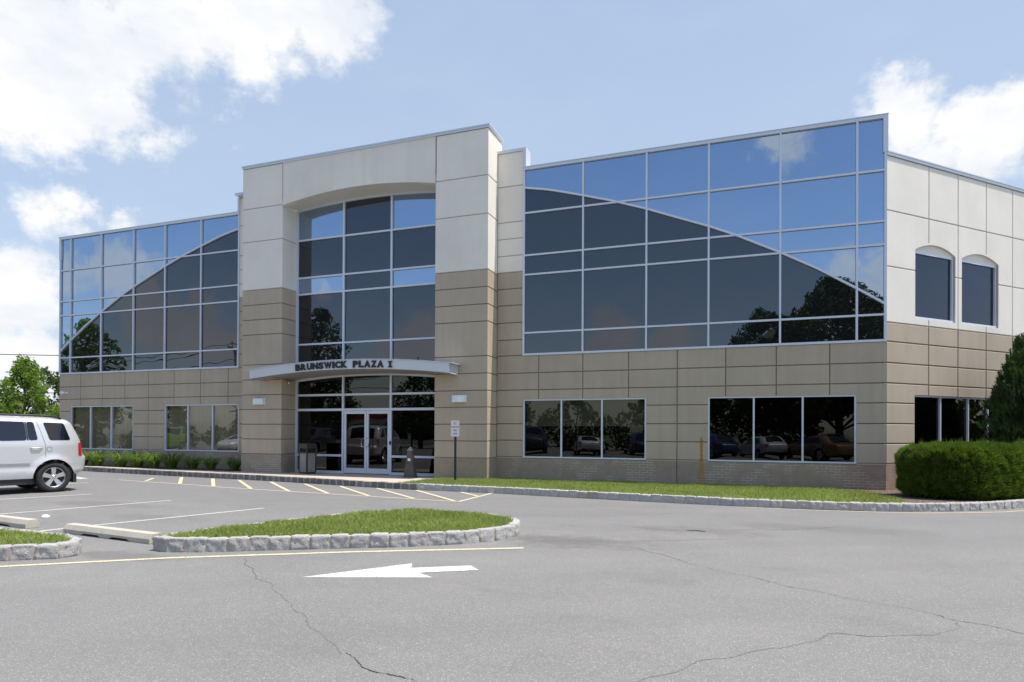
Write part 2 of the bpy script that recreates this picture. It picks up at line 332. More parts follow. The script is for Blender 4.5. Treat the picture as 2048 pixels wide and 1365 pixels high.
M_GRA = granite('pale_granite', (.52, .50, .46), (.62, .59, .54), (.30, .30, .31)); M_GRAD = granite('dark_granite', (.13, .127, .125), (.30, .27, .235), (.055, .057, .06))  # darker granite for the sidewalk kerb, paler for the lawn and islands
M_MORT = plain('tan_mortar', (.44, .38, .32), .9, var=.12); M_MORTD = plain('grey_mortar', (.42, .37, .31), .9, var=.15)
m = MT('mulch'); p = m.pos(); m.set(Roughness=.95); v = m.n('ShaderNodeTexVoronoi'); v.inputs['Scale'].default_value = 28; m.L.new(p, v.inputs[0]); sc = m.n('ShaderNodeSeparateColor'); m.L.new(v.outputs['Color'], sc.inputs[0])
m.col(m.mix(sc.outputs[0], (.055, .035, .028), (.20, .14, .115))); m.bump(v.outputs['Distance'], 1, .03); M_MULCH = m.m
m = MT('soil_grass'); p = m.pos(); m.set(Roughness=.95); m.col(m.mix(m.mr(m.noise(p, 12, 5), .3, .7), (.10, .13, .035), (.19, .18, .08))); M_SOIL = m.m
def leafmat(name, cols, rough=.5, tr=.35, nscale=1.2):
    m = MT(name); g = m.n('ShaderNodeNewGeometry'); r = m.n('ShaderNodeValToRGB'); m.L.new(g.outputs['Random Per Island'], r.inputs[0])
    e = r.color_ramp.elements
    while len(e) < len(cols): e.new(.5)
    for i, c in enumerate(cols): e[i].position = i/(len(cols)-1); e[i].color = (*c, 1)
    v = m.noise(m.pos(), nscale, 3); c = m.mix(m.mr(v, .35, .65, 0, .45), r.outputs[0], cols[0]); m.col(c); m.set(Roughness=rough)
    m.b.inputs['Specular IOR Level'].default_value = .3
    t = m.n('ShaderNodeBsdfTranslucent'); x = m.n('ShaderNodeVectorMath'); x.operation = 'MULTIPLY'; m.L.new(c, x.inputs[0]); x.inputs[1].default_value = (1.3, 1.5, .6); m.L.new(x.outputs[0], t.inputs[0])
    ms = m.n('ShaderNodeMixShader'); ms.inputs[0].default_value = tr; m.L.new(m.b.outputs[0], ms.inputs[1]); m.L.new(t.outputs[0], ms.inputs[2]); m.L.new(ms.outputs[0], m.out.inputs[0]); return m.m
M_GRASS = leafmat('grass_blades', [(.19, .24, .06), (.28, .35, .09), (.36, .41, .15), (.56, .53, .32)], .5, .4, .9)
M_TREE = leafmat('bright_leaves', [(.085, .135, .022), (.155, .225, .042), (.23, .31, .07)], .45, .5)
M_OAK = leafmat('dark_leaves', [(.03, .055, .014), (.05, .085, .02), (.07, .11, .028)], .5, .25)
M_JUN = leafmat('juniper_sprays', [(.035, .068, .02), (.058, .105, .028), (.09, .145, .038)], .6, .2, 2)
M_HEDGE = leafmat('hedge_sprays', [(.05, .088, .014), (.10, .155, .022), (.18, .25, .04)], .55, .3, 3)
M_LILY = leafmat('daylily_blades', [(.08, .14, .025), (.13, .20, .04), (.22, .29, .09)], .4, .35)
M_BARK = plain('bark', (.10, .08, .06), .9, var=.3)
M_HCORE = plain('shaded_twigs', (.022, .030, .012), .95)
M_TYRE = plain('tyre_rubber', (.02, .02, .021), .75); M_RIM = plain('rim_alloy', (.62, .62, .64), .25, .9); M_BLK = plain('black_plastic', (.018, .018, .02), .5)
M_RED = plain('red_lens', (.45, .01, .015), .15); M_CHR = plain('chrome', (.7, .7, .72), .15, 1.0); M_WHITE = plain('white_enamel', (.72, .73, .75), .3)
M_CARG = glass('car_privacy_glass', (1, 1, 1), .06, (.003, .004, .008), 0, .0)
def carpaint(name, c, metal=.35):
    m = MT(name); m.col(c); m.set(Roughness=.38, Metallic=metal); m.b.inputs['Coat Weight'].default_value = .8; m.b.inputs['Coat Roughness'].default_value = .04; return m.m
M_SILV = carpaint('silver_paint', (.56, .56, .56))

# ================================================================== GROUND
RZ = -.10
def sheet(name, pts, z, mat, kind='structure', zf=None):
    b = MB(); b.add([(x, y, z if zf is None else zf(x, y)) for x, y in pts], [tuple(range(len(pts)))])
    me = bpy.data.meshes.new(name); me.from_pydata(b.v, [], b.f)
    bm = bmesh.new(); bm.from_mesh(me); bmesh.ops.triangulate(bm, faces=bm.faces)
    for fc in bm.faces:
        if fc.normal.z < 0: fc.normal_flip()
    bm.to_mesh(me); bm.free(); o = link(name, me, mat)
    return tag(o, kind=kind)
M_FIELD = plain('far_ground', (.11, .13, .06), .95, var=.2)
sheet('ground', [(-900, -900), (900, -900), (900, 900), (-900, 900)], RZ-.02, M_FIELD)
sheet('parking_lot', [(-75, -42), (60, -42), (60, 60), (-75, 60)], RZ, M_ASPH)

def resample(pts, step):
    P = [Vector((*p, 0)) for p in pts]; d = [0]
    for a, b in zip(P, P[1:]): d.append(d[-1]+(b-a).length)
    n = max(1, round(d[-1]/step)); out = []
    for k in range(n+1):
        t = d[-1]*k/n; i = max(j for j in range(len(d)) if d[j] <= t+1e-9); i = min(i, len(P)-2)
        out.append(P[i].lerp(P[i+1], (t-d[i])/(d[i+1]-d[i])))
    return out
def smooth(pts, it=2, closed=False):
    for _ in range(it):
        o = [] if closed else [pts[0]]
        n = len(pts)
        for i in range(n if closed else n-1):
            a, b = pts[i], pts[(i+1) % n]; o += [(a[0]*.75+b[0]*.25, a[1]*.75+b[1]*.25), (a[0]*.25+b[0]*.75, a[1]*.25+b[1]*.75)]
        if not closed: o.append(pts[-1])
        pts = o
    return pts
def stone_mesh(seed):
    bm = bmesh.new(); bmesh.ops.create_cube(bm, size=1)
    bmesh.ops.subdivide_edges(bm, edges=bm.edges, cuts=7, use_grid_fill=True)
    from mathutils import noise as mn
    for v in bm.verts:
        c = v.co.copy(); 
        e = Vector((abs(c.x)*2, abs(c.y)*2, abs(c.z)*2))
        q = c.copy()
        for ax in range(3):                   # round the arrises
            o = [i for i in range(3) if i != ax]
            if e[ax] > .99: q[ax] *= 1-.055*max(e[o[0]]**8, e[o[1]]**8)
        n = mn.fractal(Vector((c.x*3.1, c.y*3.1, c.z*2.6))+Vector((seed*7.3, 0, 0)), .7, 2.1, 4)
        amp = .11 if c.y < -.49 else .03
        if c.z > .49: amp = .035
        d = Vector((0, 0, 0))
        for ax in range(3):
            if e[ax] > .99: d[ax] = math.copysign(1, c[ax])
        q += d*n*amp; v.co = q
    me = bpy.data.meshes.new('kerb_stone'); bm.to_mesh(me); bm.free()
    me.polygons.foreach_set('use_smooth', [True]*len(me.polygons)); return me
STN = [stone_mesh(i) for i in range(7)]
def kerb(name, pts, step, h, dep, mat, mort, label, cat='kerb', side=1):
    """pts: outer foot line walked so that the inside is on the left (side=1)"""
    root = empty(name, (*pts[0], RZ), 0, label, cat); P = resample(pts, step); mb = MB()
    base = Vector((*pts[0], RZ))
    meshes = []
    for s in STN:
        c = s.copy(); c.materials.clear(); c.materials.append(mat); meshes.append(c)
    for i, (a, b) in enumerate(zip(P, P[1:])):
        d = b-a; ln = d.length; t = d.normalized(); n = Vector((-t.y, t.x, 0))*side
        c = (a+b)/2+n*dep/2
        o = bpy.data.objects.new('kerb_stone', random.choice(meshes)); COL.objects.link(o); o.parent = root
        o.location = (c.x-base.x, c.y-base.y, h/2-.01+random.uniform(-.006, .006))
        ang = math.atan2(t.y, t.x)+(0 if side == 1 else math.pi); o.rotation_euler = (random.uniform(-.03, .03), 0, ang+random.uniform(-.03, .03))
        o.scale = (ln*(random.uniform(.80, .92) if mat is M_GRAD else random.uniform(.87, .95)), dep*random.uniform(.95, 1.05), h+.02)
        q0 = a+n*.012-base; q1 = b+n*.012-base; r0 = a+n*(dep-.012)-base; r1 = b+n*(dep-.012)-base
        zt = h-.016
        mb.add([(q0.x, q0.y, 0), (q1.x, q1.y, 0), (r1.x, r1.y, 0), (r0.x, r0.y, 0), (q0.x, q0.y, zt), (q1.x, q1.y, zt), (r1.x, r1.y, zt), (r0.x, r0.y, zt)],
               [(4, 5, 6, 7), (0, 1, 5, 4), (2, 3, 7, 6), (0, 3, 7, 4), (1, 2, 6, 5)])
    mb.build('mortar', mort, root)
    return root, P
def offs(P, dist, side=1):
    out = []
    for i, p in enumerate(P):
        t = (P[min(i+1, len(P)-1)]-P[max(i-1, 0)]).normalized(); n = Vector((-t.y, t.x, 0))*side; q = p+n*dist; out.append((q.x, q.y))
    return out
KH = .165
kpts = [(-30, 18.0), (-26.5, 17.5), (-23.22, 17.0), (-19.49, 16.5), (-15.95, 16.12), (-14.3, 15.95), (-11.5, 15.5), (-9.66, 15.12), (-8.18, 14.96)]
kpts2 = [(-8.18, 14.96), (-6.15, 14.93), (-4.99, 14.77), (-3.46, 14.56), (-1.2, 14.30), (.77, 14.22), (1.68, 14.26), (2.8, 14.50), (3.97, 15.05), (5.34, 16.21), (6.6, 17.9), (7.9, 20.3)]
_, KA = kerb('granite_kerb', smooth(kpts), .262, KH, .13, M_GRAD, M_MORTD, 'low dark granite block kerb along the pale sidewalk before the entrance')
_, KB = kerb('granite_kerb', smooth(kpts2), .245, KH, .13, M_GRA, M_MORT, 'long pale granite block kerb along the lawn and curving round the hedge bed')
KT = RZ+KH-.02
def zwalk(x, y):        # walk and lawn fall from the kerb top to the wall foot
    yk = 15.0 if x > -9 else 15.0+(-9-x)*.155
    t = min(1, max(0, (y-yk-.3)/max(.8, 17.9-yk-.3))); return KT*(1-t)+.002*t
def strip(name, inner, yb, mat, kind='structure', dz=0):
    vs = []; fs = []; NR = 6
    for i, (x, y) in enumerate(inner):
        for k in range(NR+1):
            yy = y+(yb(x)-y)*k/NR; vs.append((x, yy, zwalk(x, yy)+dz))
    for i in range(len(inner)-1):
        for k in range(NR): fs.append((i*(NR+1)+k, (i+1)*(NR+1)+k, (i+1)*(NR+1)+k+1, i*(NR+1)+k+1))
    me = bpy.data.meshes.new(name); me.from_pydata(vs, [], fs); return tag(link(name, me, mat), kind=kind)
ia = offs(KA, .115); ib = offs(KB, .115)
strip('sidewalk', [q for q in ia if q[0] < -8.5]+[(-8.6, 15.12)], lambda x: 18.7, M_WALK)
bedx = [(x, 17.95) for x in np.linspace(-27.4, -16.72, 20)]
strip('planting_bed', bedx, lambda x: 18.9, M_MULCH, dz=.012)
# lawn beside the building; its left edge meets the walk, its right edge the mulch
lawnpts = [q for q in ib if q[0] < 2.85]
def inlawn(x, y):
    if y > 18.5 or (x < -7.4 and y > 17.75): return False
    if x < -8.85+.0*(y): return False
    if x > 2.05 and y > 14.5:
        xb = np.interp(y, [14.9, 15.6, 16.1, 17.2, 17.9, 18.2], [2.95, 2.98, 2.9, 2.8, 2.6, 2.1])
        if x > xb: return False
    yk = np.interp(x, [q[0] for q in lawnpts], [q[1] for q in lawnpts]); return y > yk
strip('lawn_soil', [(-8.85, 15.12)]+[q for q in ib if q[0] < 2.9], lambda x: 18.62 if x > -7.4 else 17.9, M_SOIL)
mp = [q for q in ib if q[0] > 1.6]
sheet('mulch_bed', [(2.0, 18.64)]+[(2.0, 14.6)]+[q for q in mp if q[0] > 2.0]+[(8.2, 23.9)], KT+.006, M_MULCH, zf=lambda x, y: KT+.008-.05*min(1, max(0, (y-15.5)/3)))
def blades(name, area, n, inside, zf, hmin, hmax, w, label, mat=M_GRASS, lean=.5):
    x0, x1, y0, y1 = area; pts = []
    while len(pts) < n:
        q = rng.uniform((x0, y0), (x1, y1), (4000, 2))
        pts += [p for p in q if inside(p[0], p[1])]
    P = np.array(pts[:n]); Z = np.array([zf(a, b) for a, b in P])
    cl = np.sin(P[:, 0]*5.1+np.sin(P[:, 1]*4.3)*2)*.5+np.sin(P[:, 1]*7.7+P[:, 0]*2.1)*.5
    h = rng.uniform(hmin, hmax, n)*(1+.22*cl); a = rng.uniform(0, 2*np.pi, n); l = rng.uniform(.1, lean, n)*h*1.3; la = rng.uniform(0, 2*np.pi, n)
    ww = w*rng.uniform(.6, 1.3, n)/2
    B = np.c_[P, Z-.005]; dx = np.c_[np.cos(a)*ww, np.sin(a)*ww, np.zeros(n)]; ld = np.c_[np.cos(la)*l, np.sin(la)*l, np.zeros(n)]
    mid = B+ld*.35+np.c_[np.zeros((n, 2)), h*.6]; tip = B+ld+np.c_[np.zeros((n, 2)), h]
    V = np.stack([B-dx, B+dx, mid+dx*.8, tip, mid-dx*.8], 1)
    o = np_mesh(name, V.reshape(-1, 3), 5, mat); return tag(o, label, 'grass', kind='stuff')
blades('grass', (-8.9, 3.0, 14.3, 18.5), 52000, inlawn, lambda x, y: zwalk(x, y),   .04, .075, .009, 'strip of short green lawn between the building wall and the granite kerb')

# islands ---------------------------------------------------------------
big = [(-7.12, 6.08), (-6.86, 6.03), (-6.4, 6.24), (-5.9, 6.54), (-4.9, 7.14), (-4.48, 7.36), (-3.94, 7.74), (-3.55, 8.08), (-3.31, 8.45), (-3.20, 8.9), (-3.28, 9.3), (-3.55, 9.68), (-4.1, 9.97), (-4.9, 10.10), (-5.6, 10.0), (-6.05, 9.55), (-6.38, 8.85), (-6.62, 8.2), (-6.90, 7.5), (-7.08, 6.8), (-7.17, 6.3)]
big = smooth(big+[big[0]], 2)
_, KC = kerb('granite_kerb', big, .25, .175, .13, M_GRA, M_MORT, 'pale granite block kerb ringing the teardrop grass island')
small = [(-12.8, 2.2), (-8.13, 4.95), (-7.68, 5.28), (-7.66, 5.52), (-7.85, 5.70), (-8.3, 5.86), (-9.2, 5.90), (-12.8, 5.95)]
small = small
_, KD = kerb('granite_kerb', small, .25, .175, .13, M_GRA, M_MORT, 'granite block kerb of the small pointed grass island at the left edge')
def pip(poly):
    poly = [(float(a), float(b)) for a, b in poly]
    def f(x, y):
        c = False; j = len(poly)-1
        for i in range(len(poly)):
            if (poly[i][1] > y) != (poly[j][1] > y) and x < (poly[j][0]-poly[i][0])*(y-poly[i][1])/(poly[j][1]-poly[i][1])+poly[i][0]: c = not c
            j = i
        return c
    return f
for nm, K, area, n, lab in (('a', KC, (-7.3, -3.1, 5.9, 10.2), 40000, 'lush mown grass filling the teardrop traffic island'), ('b', KD, (-12.5, -7.6, 2.2, 6.0), 26000, 'grass on the small island at the left edge of the lot')):
    inn = offs(K, .11); zt = RZ+.15
    cx = sum(p[0] for p in inn)/len(inn); cy = sum(p[1] for p in inn)/len(inn)
    ff = pip(inn)
    sheet('island_soil', inn, zt-.01, M_SOIL)
    blades('grass', area, n, ff, lambda x, y: zt, .035, .078, .0075, lab, lean=.7)

# markings --------------------------------------------------------------
def line(name, pts, w, mat, z=RZ+.004, kind='structure', jag=0, parent=None):
    V = []; P = [Vector((*p, 0)) for p in pts]
    ww = w if isinstance(w, (list, tuple)) else [w]*len(P); mb = MB()
    for i, p in enumerate(P):
        t = (P[min(i+1, len(P)-1)]-P[max(i-1, 0)]).normalized(); n = Vector((-t.y, t.x, 0))
        a = p+n*ww[i]/2*(1+random.uniform(-jag, jag)); b = p-n*ww[i]/2*(1+random.uniform(-jag, jag)); V += [(a.x, a.y, z), (b.x, b.y, z)]
    mb.add(V, [(2*i+1, 2*i+3, 2*i+2, 2*i) for i in range(len(P)-1)])
    return tag(mb.build(name, mat, parent, recalc=False), kind=kind)
line('edge_line', [(-14, .6), (-7.84, 4.73), (-6.51, 5.80), (-4.75, 6.91), (-2.79, 8.0)], .085, M_PY)
line('edge_line', [(-.1, 14.13), (.8, 14.08), (1.54, 14.13), (2.4, 14.24), (3.16, 14.42), (4.0, 14.82), (4.7, 15.25), (5.4, 15.9), (6.3, 17)], .08, M_PT)
d_ = Vector((.277, .961))
line('stall_line', [(-12.95, 6.9), (-12.72, 7.69), (-11.88, 10.6)], .085, M_PW)
line('stall_line', [(-10.12, 6.2), (-9.9, 7.2), (-9.02, 10.23)], .085, M_PW)
line('stall_line', [(-16.0, 7.4), (-15.41, 9.32), (-14.76, 10.94)], .085, M_PW)
line('stall_line', [(-19.4, 9.3), (-18.1, 13.3)], .085, M_PW)
line('stall_line', [(-22.6, 11.3), (-21.4, 15.1)], .085, M_PW)
line('stall_line', [(-19.63, 14.30), (-20.9, 14.75)], .25, M_PW)
ar = [(-4.39, 5.52), (-3.66, 6.58), (-3.55, 6.36), (-2.98, 6.72), (-2.80, 6.53), (-3.35, 6.17), (-3.10, 6.02)]
sheet('painted_arrow', ar, RZ+.004, M_PW)
line('hatch_border', [(-18.3, 14.40), (-14.48, 13.86), (-13.48, 13.62), (-10.5, 13.28), (-8.35, 13.05), (-5.98, 12.80)], .07, M_PY)
line('hatch_border', [(-5.98, 12.80), (-6.05, 14.9)], .09, M_PY)
for a, b in [((-17.95, 15.36), (-17.05, 14.3)), ((-17.46, 16.0), (-15.35, 14.0)), ((-16.1, 15.95), (-13.85, 13.75)), ((-14.85, 15.75), (-12.35, 13.53)), ((-13.5, 15.6), (-10.98, 13.35)), ((-12.09, 15.38), (-9.70, 13.23)), ((-10.7, 15.12), (-8.45, 13.1)), ((-9.4, 14.95), (-7.18, 12.98)), ((-8.15, 14.84), (-6.1, 12.86)), ((-6.89, 14.85), (-6.06, 14.05))]:
    line('hatch_stripe', [a, b], .10, M_PY, z=RZ+.008)
M_CRK = plain('crack_shadow', (.035, .034, .032), .95); M_SEAM = plain('crack_dust', (.145, .138, .13), .95)
def crack(pts, w, mat=M_CRK, jit=.012):
    P = resample(pts, .025); out = []; ws = []
    for i, p in enumerate(P):
        out.append((p.x+random.gauss(0, jit*.5)+.02*math.sin(i*.35), p.y+random.gauss(0, jit*.5)+.02*math.sin(i*.23+1))); ws.append(max(.0012, w*random.uniform(.1, 1.3)*(0.35+.65*abs(math.sin(i*.043+.6)))))
    line('asphalt_crack', out, ws, mat, z=RZ+.0035 if mat is M_CRK else RZ+.002)
c1 = [(-1.5, 8.6), (-1.07, 8.26), (-.74, 7.87), (-.41, 7.53), (-.12, 7.38), (.1, 7.22), (.27, 7.03), (.51, 6.9), (.74, 6.75), (.92, 6.66), (1.12, 6.53), (1.31, 6.46), (1.43, 6.4), (1.56, 6.23), (1.68, 6.16), (1.98, 6.0), (2.6, 5.8)]
crack(c1, .008); pass
c2 = [(-.75, 3.8), (-.58, 4.05), (-.38, 4.33), (-.26, 4.52), (-.08, 4.69), (.12, 4.88), (.31, 5.04), (.45, 5.24), (.56, 5.4), (.67, 5.48), (.82, 5.49), (1.0, 5.56), (1.3, 5.67), (1.48, 5.9), (1.6, 6.16)]
crack(c2, .014, M_SEAM); crack(c2[7:11], .004)
c3 = [(-5.66, 6.07), (-5.44, 5.89), (-5.14, 5.66), (-4.83, 5.37), (-4.38, 5.11), (-4.05, 4.82), (-3.81, 4.66), (-3.1, 4.09), (-2.8, 3.87), (-2.6, 3.74)]
crack(c3[:5], .0022); crack(c3, .010, M_SEAM); crack([(-2.6, 3.74), (-2.45, 3.64), (-2.31, 3.58), (-2.19, 3.54), (-2.07, 3.51), (-1.93, 3.48), (-1.7, 3.4)], .009)
crack([(-3.2, 8.6), (-2.6, 8.7), (-2.0, 8.9), (-1.2, 9.3), (0, 9.9)], .02, M_SEAM); crack([(-2.2, 10.6), (-1.2, 10.3), (-.3, 10.6), (.4, 11.3), (1.2, 11.5)], .02, M_SEAM)
crack([(-.7, 13.9), (-1.2, 12.6), (-2.2, 11.9), (-3.3, 11.3), (-5, 11.2), (-7, 11.4), (-9, 11.5)], .015, M_SEAM); crack([(.2, 10.9), (.9, 11.3), (1.5, 11.9)], .012)
sheet('asphalt_pothole', [(-.92+.15*(1-math.cos(a))+.03*math.sin(5*a), 10.42+.04*math.sin(a)+.02*math.cos(4*a)) for a in np.linspace(0, 6.0, 14)], RZ+.005, M_CRK)

# ================================================================== BUILDING
B = empty('office_building', (-12.08, 18.59, 0), 0, 'two-storey cream and tan office building with mirror glass wings and arched entrance', 'office building')
B0 = Vector((-12.08, 18.59, 0))
YA_, YP, YG = 18.592, 17.825, 18.574
XC = -12.08
def bb(mb, name, mat, parent=None, **k):      # build in building-local space
    p = parent or B; off = B0 if parent is None else parent['_o']
    mb.v = [(v[0]-off[0], v[1]-off[1], v[2]-off[2]) for v in mb.v]
    o = mb.build(name, mat, p, **k); o['_o'] = tuple(off) ; return o
FA = Fr((0, YA_, 0), (1, 0, 0), (0, -1, 0)); LB = .22; FAL = Fr((0, YA_+LB, 0), (1, 0, 0), (0, -1, 0)); FP = Fr((0, YP, 0), (1, 0, 0), (0, -1, 0)); FG = Fr((0, YG, 0), (1, 0, 0), (0, -1, 0))
X0 = 3.237; FW = Fr((X0, YA_, 0), (1, 1, 0), (1, -1, 0))
MX = lambda x: 2*XC-x
MXL = lambda x: MX(x) if x < -7.2 else -27.35+(3.215-x)*.981     # the left wing is a little shorter
JT = [.67, 1.183, 1.692, 2.22, 2.728, 3.247, 3.79]
def cells(mb, bk, s0, s1, z0, z1, holes, d1=0, dback=-.02, split=(True,)*4, g=.013, thick=.25, bi=0):
    """one panel cell, minus rectangular holes; panels in mb, backing wall in bk"""
    def sub(rects, h):
        out = []
        for (a, b, c, d, gl, gr, gb, gt) in rects:
            ha, hb, hc, hd = h
            if hb <= a or ha >= b or hd <= c or hc >= d: out.append((a, b, c, d, gl, gr, gb, gt)); continue
            if ha > a: out.append((a, ha, c, d, gl, 0, gb, gt)); a = ha; gl = 0
            if hb < b: out.append((hb, b, c, d, 0, gr, gb, gt)); b = hb; gr = 0
            if hc > c: out.append((a, b, c, hc, gl, gr, gb, 0))
            if hd < d: out.append((a, b, hd, d, gl, gr, 0, gt))
        return out
    rc = [(s0, s1, z0, z1, *map(int, split))]
    for h in holes: rc = sub(rc, h)
    for a, b, c, d, gl, gr, gb, gt in rc:
        if b-a < .03 or d-c < .03: continue
        mb.panel(a, b, c, d, dback, d1, gl, gr, gb, gt, g=g)
        bk.sb(a+bi, b-bi, c, d, dback-thick, dback)
TT = [[MB(q) for _ in range(5)] for q in (FA, FAL)]
W1 = (-6.537, -2.789, .653, 2.442); W2 = (-1.10, 2.572, .653, 2.442)
CW = (-6.55, 3.237, 3.79, 9.47)
q = [-6.03, -4.658, -3.30, -1.93, -.633, .654, 1.945]
for mir in (0, 1):
    tan, tanb, crm, crmb, brk = TT[mir]
    m_ = (lambda x: x) if not mir else MXL
    def rng2(a, b): return (a, b) if not mir else (m_(b), m_(a))
    hs = []
    for w in (W1, W2): a, b = rng2(w[0], w[1]); hs.append((a, b, w[2], w[3]))
    edge = 3.237; st = -7.403
    for k in range(len(JT)-1):
        z0, z1 = JT[k], JT[k+1]
        top = z1 > 2.5
        sp = [st]+(q if top or True else [])+[edge]
        if z1 < 2.3: sp = [st, -1.93, edge]
        elif z1 < 2.8: sp = [st]+q+[edge]
        for a, b in zip(sp, sp[1:]):
            aa, bb_ = rng2(a, b)
            if z1 < 2.8 and z1 > 2.3:
                # no vertical joints beside the windows in this row below the head; handled by holes
                pass
            cells(tan, tanb, aa, bb_, z0, z1, hs)
    # brick foot
    for a, b in ((st, -1.94), (-1.92, edge)):
        aa, bb_ = rng2(a, b)
        for (p0, p1, c, d) in [(aa, bb_, -.3, .64)]: brk.sb(p0, p1, c, d, -.27, .004)
        # thin ledge between windows and brick
        cells(tan, tanb, aa, bb_, .64, .67, [(h[0], h[1], .5, 3) for h in hs], split=(0, 0, 0, 0))
    # strip beside the portal
    zs = [3.79, 4.28, 4.81, 5.348, 5.862, 6.377]
    aa, bb_ = rng2(st, -6.55)
    for a, b in zip(zs, zs[1:]): cells(tan, tanb, aa, bb_, a, b, [], split=(1, 0, 1, 1) if not mir else (0, 1, 1, 1))
    zs = [6.377, 6.886, 7.413, 7.928, 9.04, 10.09]
    for a, b in zip(zs, zs[1:]): cells(crm, crmb, aa, bb_, a, b, [], split=(1, 0, 1, 1) if not mir else (0, 1, 1, 1))
# portal faces
rows_t = [.64, 1.157, 1.668, 2.185, 2.691, 3.21, 3.73, 4.776, 5.295, 5.813, 6.338]; rows_c = [6.338, 8.02, 9.18, 10.6]
PA, PBx, PC, PD = -16.70, -15.0, -9.158, -7.403
pcr = MB(FP); PS = {k: [MB(FP) for _ in range(4)] for k in (0, 1)}
for a, b in ((PA, PBx), (PC, PD)):
    ptan, ptanb, pcrb, pbr = PS[0 if a == PA else 1]
    for z0, z1 in zip(rows_t, rows_t[1:]): cells(ptan, ptanb, a, b, z0, z1, [], split=(0, 0, 1, 1), thick=.2, bi=.03)
    for z0, z1 in zip(rows_c, rows_c[1:]): cells(pcr, pcrb, a, b, z0, z1, [], split=(0 if z1 < 10 or a == PA else 1, 0 if z1 < 10 or b == PD else 1, 1, 1), thick=.2, bi=.03)
    pbr.sb(a+.001, b-.001, -.3, .64, -.2, .004)
def archF(x): t = (x-XC)/2.92; return 9.15+.27*(1-t*t)
def archG(x): t = (x-XC)/2.87; return 9.19+.16*(1-t*t)
n = 28; xs = [PBx+(PC-PBx)*i/n for i in range(n+1)]
pts = [(PBx+.013, 10.6), (PBx+.013, archF(PBx))]+[(x, archF(x)) for x in xs[1:-1]]+[(PC-.013, archF(PC)), (PC-.013, 10.6)]
for i in range(n):
    a = xs[i]+(.013 if i == 0 else 0); b = xs[i+1]-(.013 if i == n-1 else 0)
    pcr.add([FP(a, archF(xs[i])), FP(b, archF(xs[i+1])), FP(b, 10.6), FP(a, 10.6), FP(a, archF(xs[i]), -.2), FP(b, archF(xs[i+1]), -.2), FP(b, 10.6, -.2), FP(a, 10.6, -.2)],
            [(0, 1, 2, 3), (7, 6, 5, 4), (0, 1, 5, 4)])
# portal returns (outer sides) and jambs
sof = MB()
for i in range(n):
    a, b = xs[i], xs[i+1]; ta = PBx+.05+(PC-PBx-.1)*i/n; tb = PBx+.05+(PC-PBx-.1)*(i+1)/n
    sof.add([(a, YP+.003, archF(a)+.0), (b, YP+.003, archF(b)), (tb, YG-.02, archG(tb)), (ta, YG-.02, archG(ta))], [(0, 1, 2, 3)])
for X, nx, dep in ((PD, 1, .767), (PA, -1, .767+.25), (PBx, 1, .75), (PC, -1, .75)):
    fr = Fr((X, YP, 0), (0, 1, 0), (nx, 0, 0)); outer = X in (PD, PA); ptan, ptanb, pcrb, pbr = PS[0 if X in (PA, PBx) else 1]
    t_, c_, k_, tb_, cb_ = MB(fr), MB(fr), MB(fr), MB(fr), MB(fr)
    for z0, z1 in zip(rows_t, rows_t[1:]): cells(t_, tb_, -.001, dep, z0, z1, [], split=(0, 0, 1, 1), thick=.1, bi=.025, d1=.003, dback=-.012)
    rc = rows_c if outer else [6.338, 8.02, 9.40]
    for z0, z1 in zip(rc, rc[1:]): cells(c_, cb_, -.001, dep, z0, z1, [], split=(0, 0, 1, 1), thick=.1, bi=.025, d1=.003, dback=-.012)
    k_.sb(-.005, dep, -.3, .64, -.1, .006)
    if outer:                                   # parapet carries on behind the wing parapet
        cells(c_, cb_, dep, 1.12, 9.55, 10.6, [], split=(0, 0, 0, 1), thick=.1, d1=.003, dback=-.012)
    for src, dst in ((t_, ptan), (tb_, ptanb), (c_, pcr), (cb_, pcrb), (k_, pbr)): dst.add(src.v, src.f)
    if not outer: pass
# 45 degree wall
wtan = MB(FW); wtanb = MB(FW); wcr = MB(FW); wcrb = MB(FW); wbr = MB(FW)
ss = [0, 1.693, 2.946, 4.228, 5.495, 6.76, 8.03, 9.3, 10.6, 12, 14]
RB = (1.118, 5.2, .67, 2.455)
for k in range(len(JT)-1):
    z0, z1 = JT[k], JT[k+1]
    sp = ss if z1 > 2.5 else [0, 6.76, 14]
    for a, b in zip(sp, sp[1:]): cells(wtan, wtanb, a, b, z0, z1, [RB], g=.016)
for a, b in zip(ss, ss[1:]): cells(wtan, wtanb, a, b, 3.79, 4.282, [], g=.016)
w45 = [(1.135, 2.83), (3.11, 4.81)]
AR = [(a, b, 4.46, 6.30) for a, b in w45]
for a, b in zip(ss, ss[1:]):
    for z0, z1 in ((4.282, 5.705), (5.705, 7.135), (7.135, 8.53)):
        cells(wcr, wcrb, a, b, z0, z1, [(x0, x1, 4.46, 6.50) for x0, x1, *_ in AR], g=.014)
# arched heads: fill between the arc and the 6.50 line, and recessed tympanum
tym = MB(FW)
for a, b in w45:
    nn_ = 16
    for i in range(nn_):
        x0 = a+(b-a)*i/nn_; x1 = a+(b-a)*(i+1)/nn_
        f = lambda x: 6.265+.20*(1-((x-(a+b)/2)/((b-a)/2))**2)
        wcr.add([FW(x0, f(x0), 0), FW(x1, f(x1), 0), FW(x1, 6.50, 0), FW(x0, 6.50, 0), FW(x0, f(x0), -.2), FW(x1, f(x1), -.2)], [(0, 1, 2, 3), (0, 1, 5, 4)])
    tym.sb(a, b, 6.25, 6.5, -.2, -.06)
wbr.sb(0, 14, -.3, .67, -.27, .004)
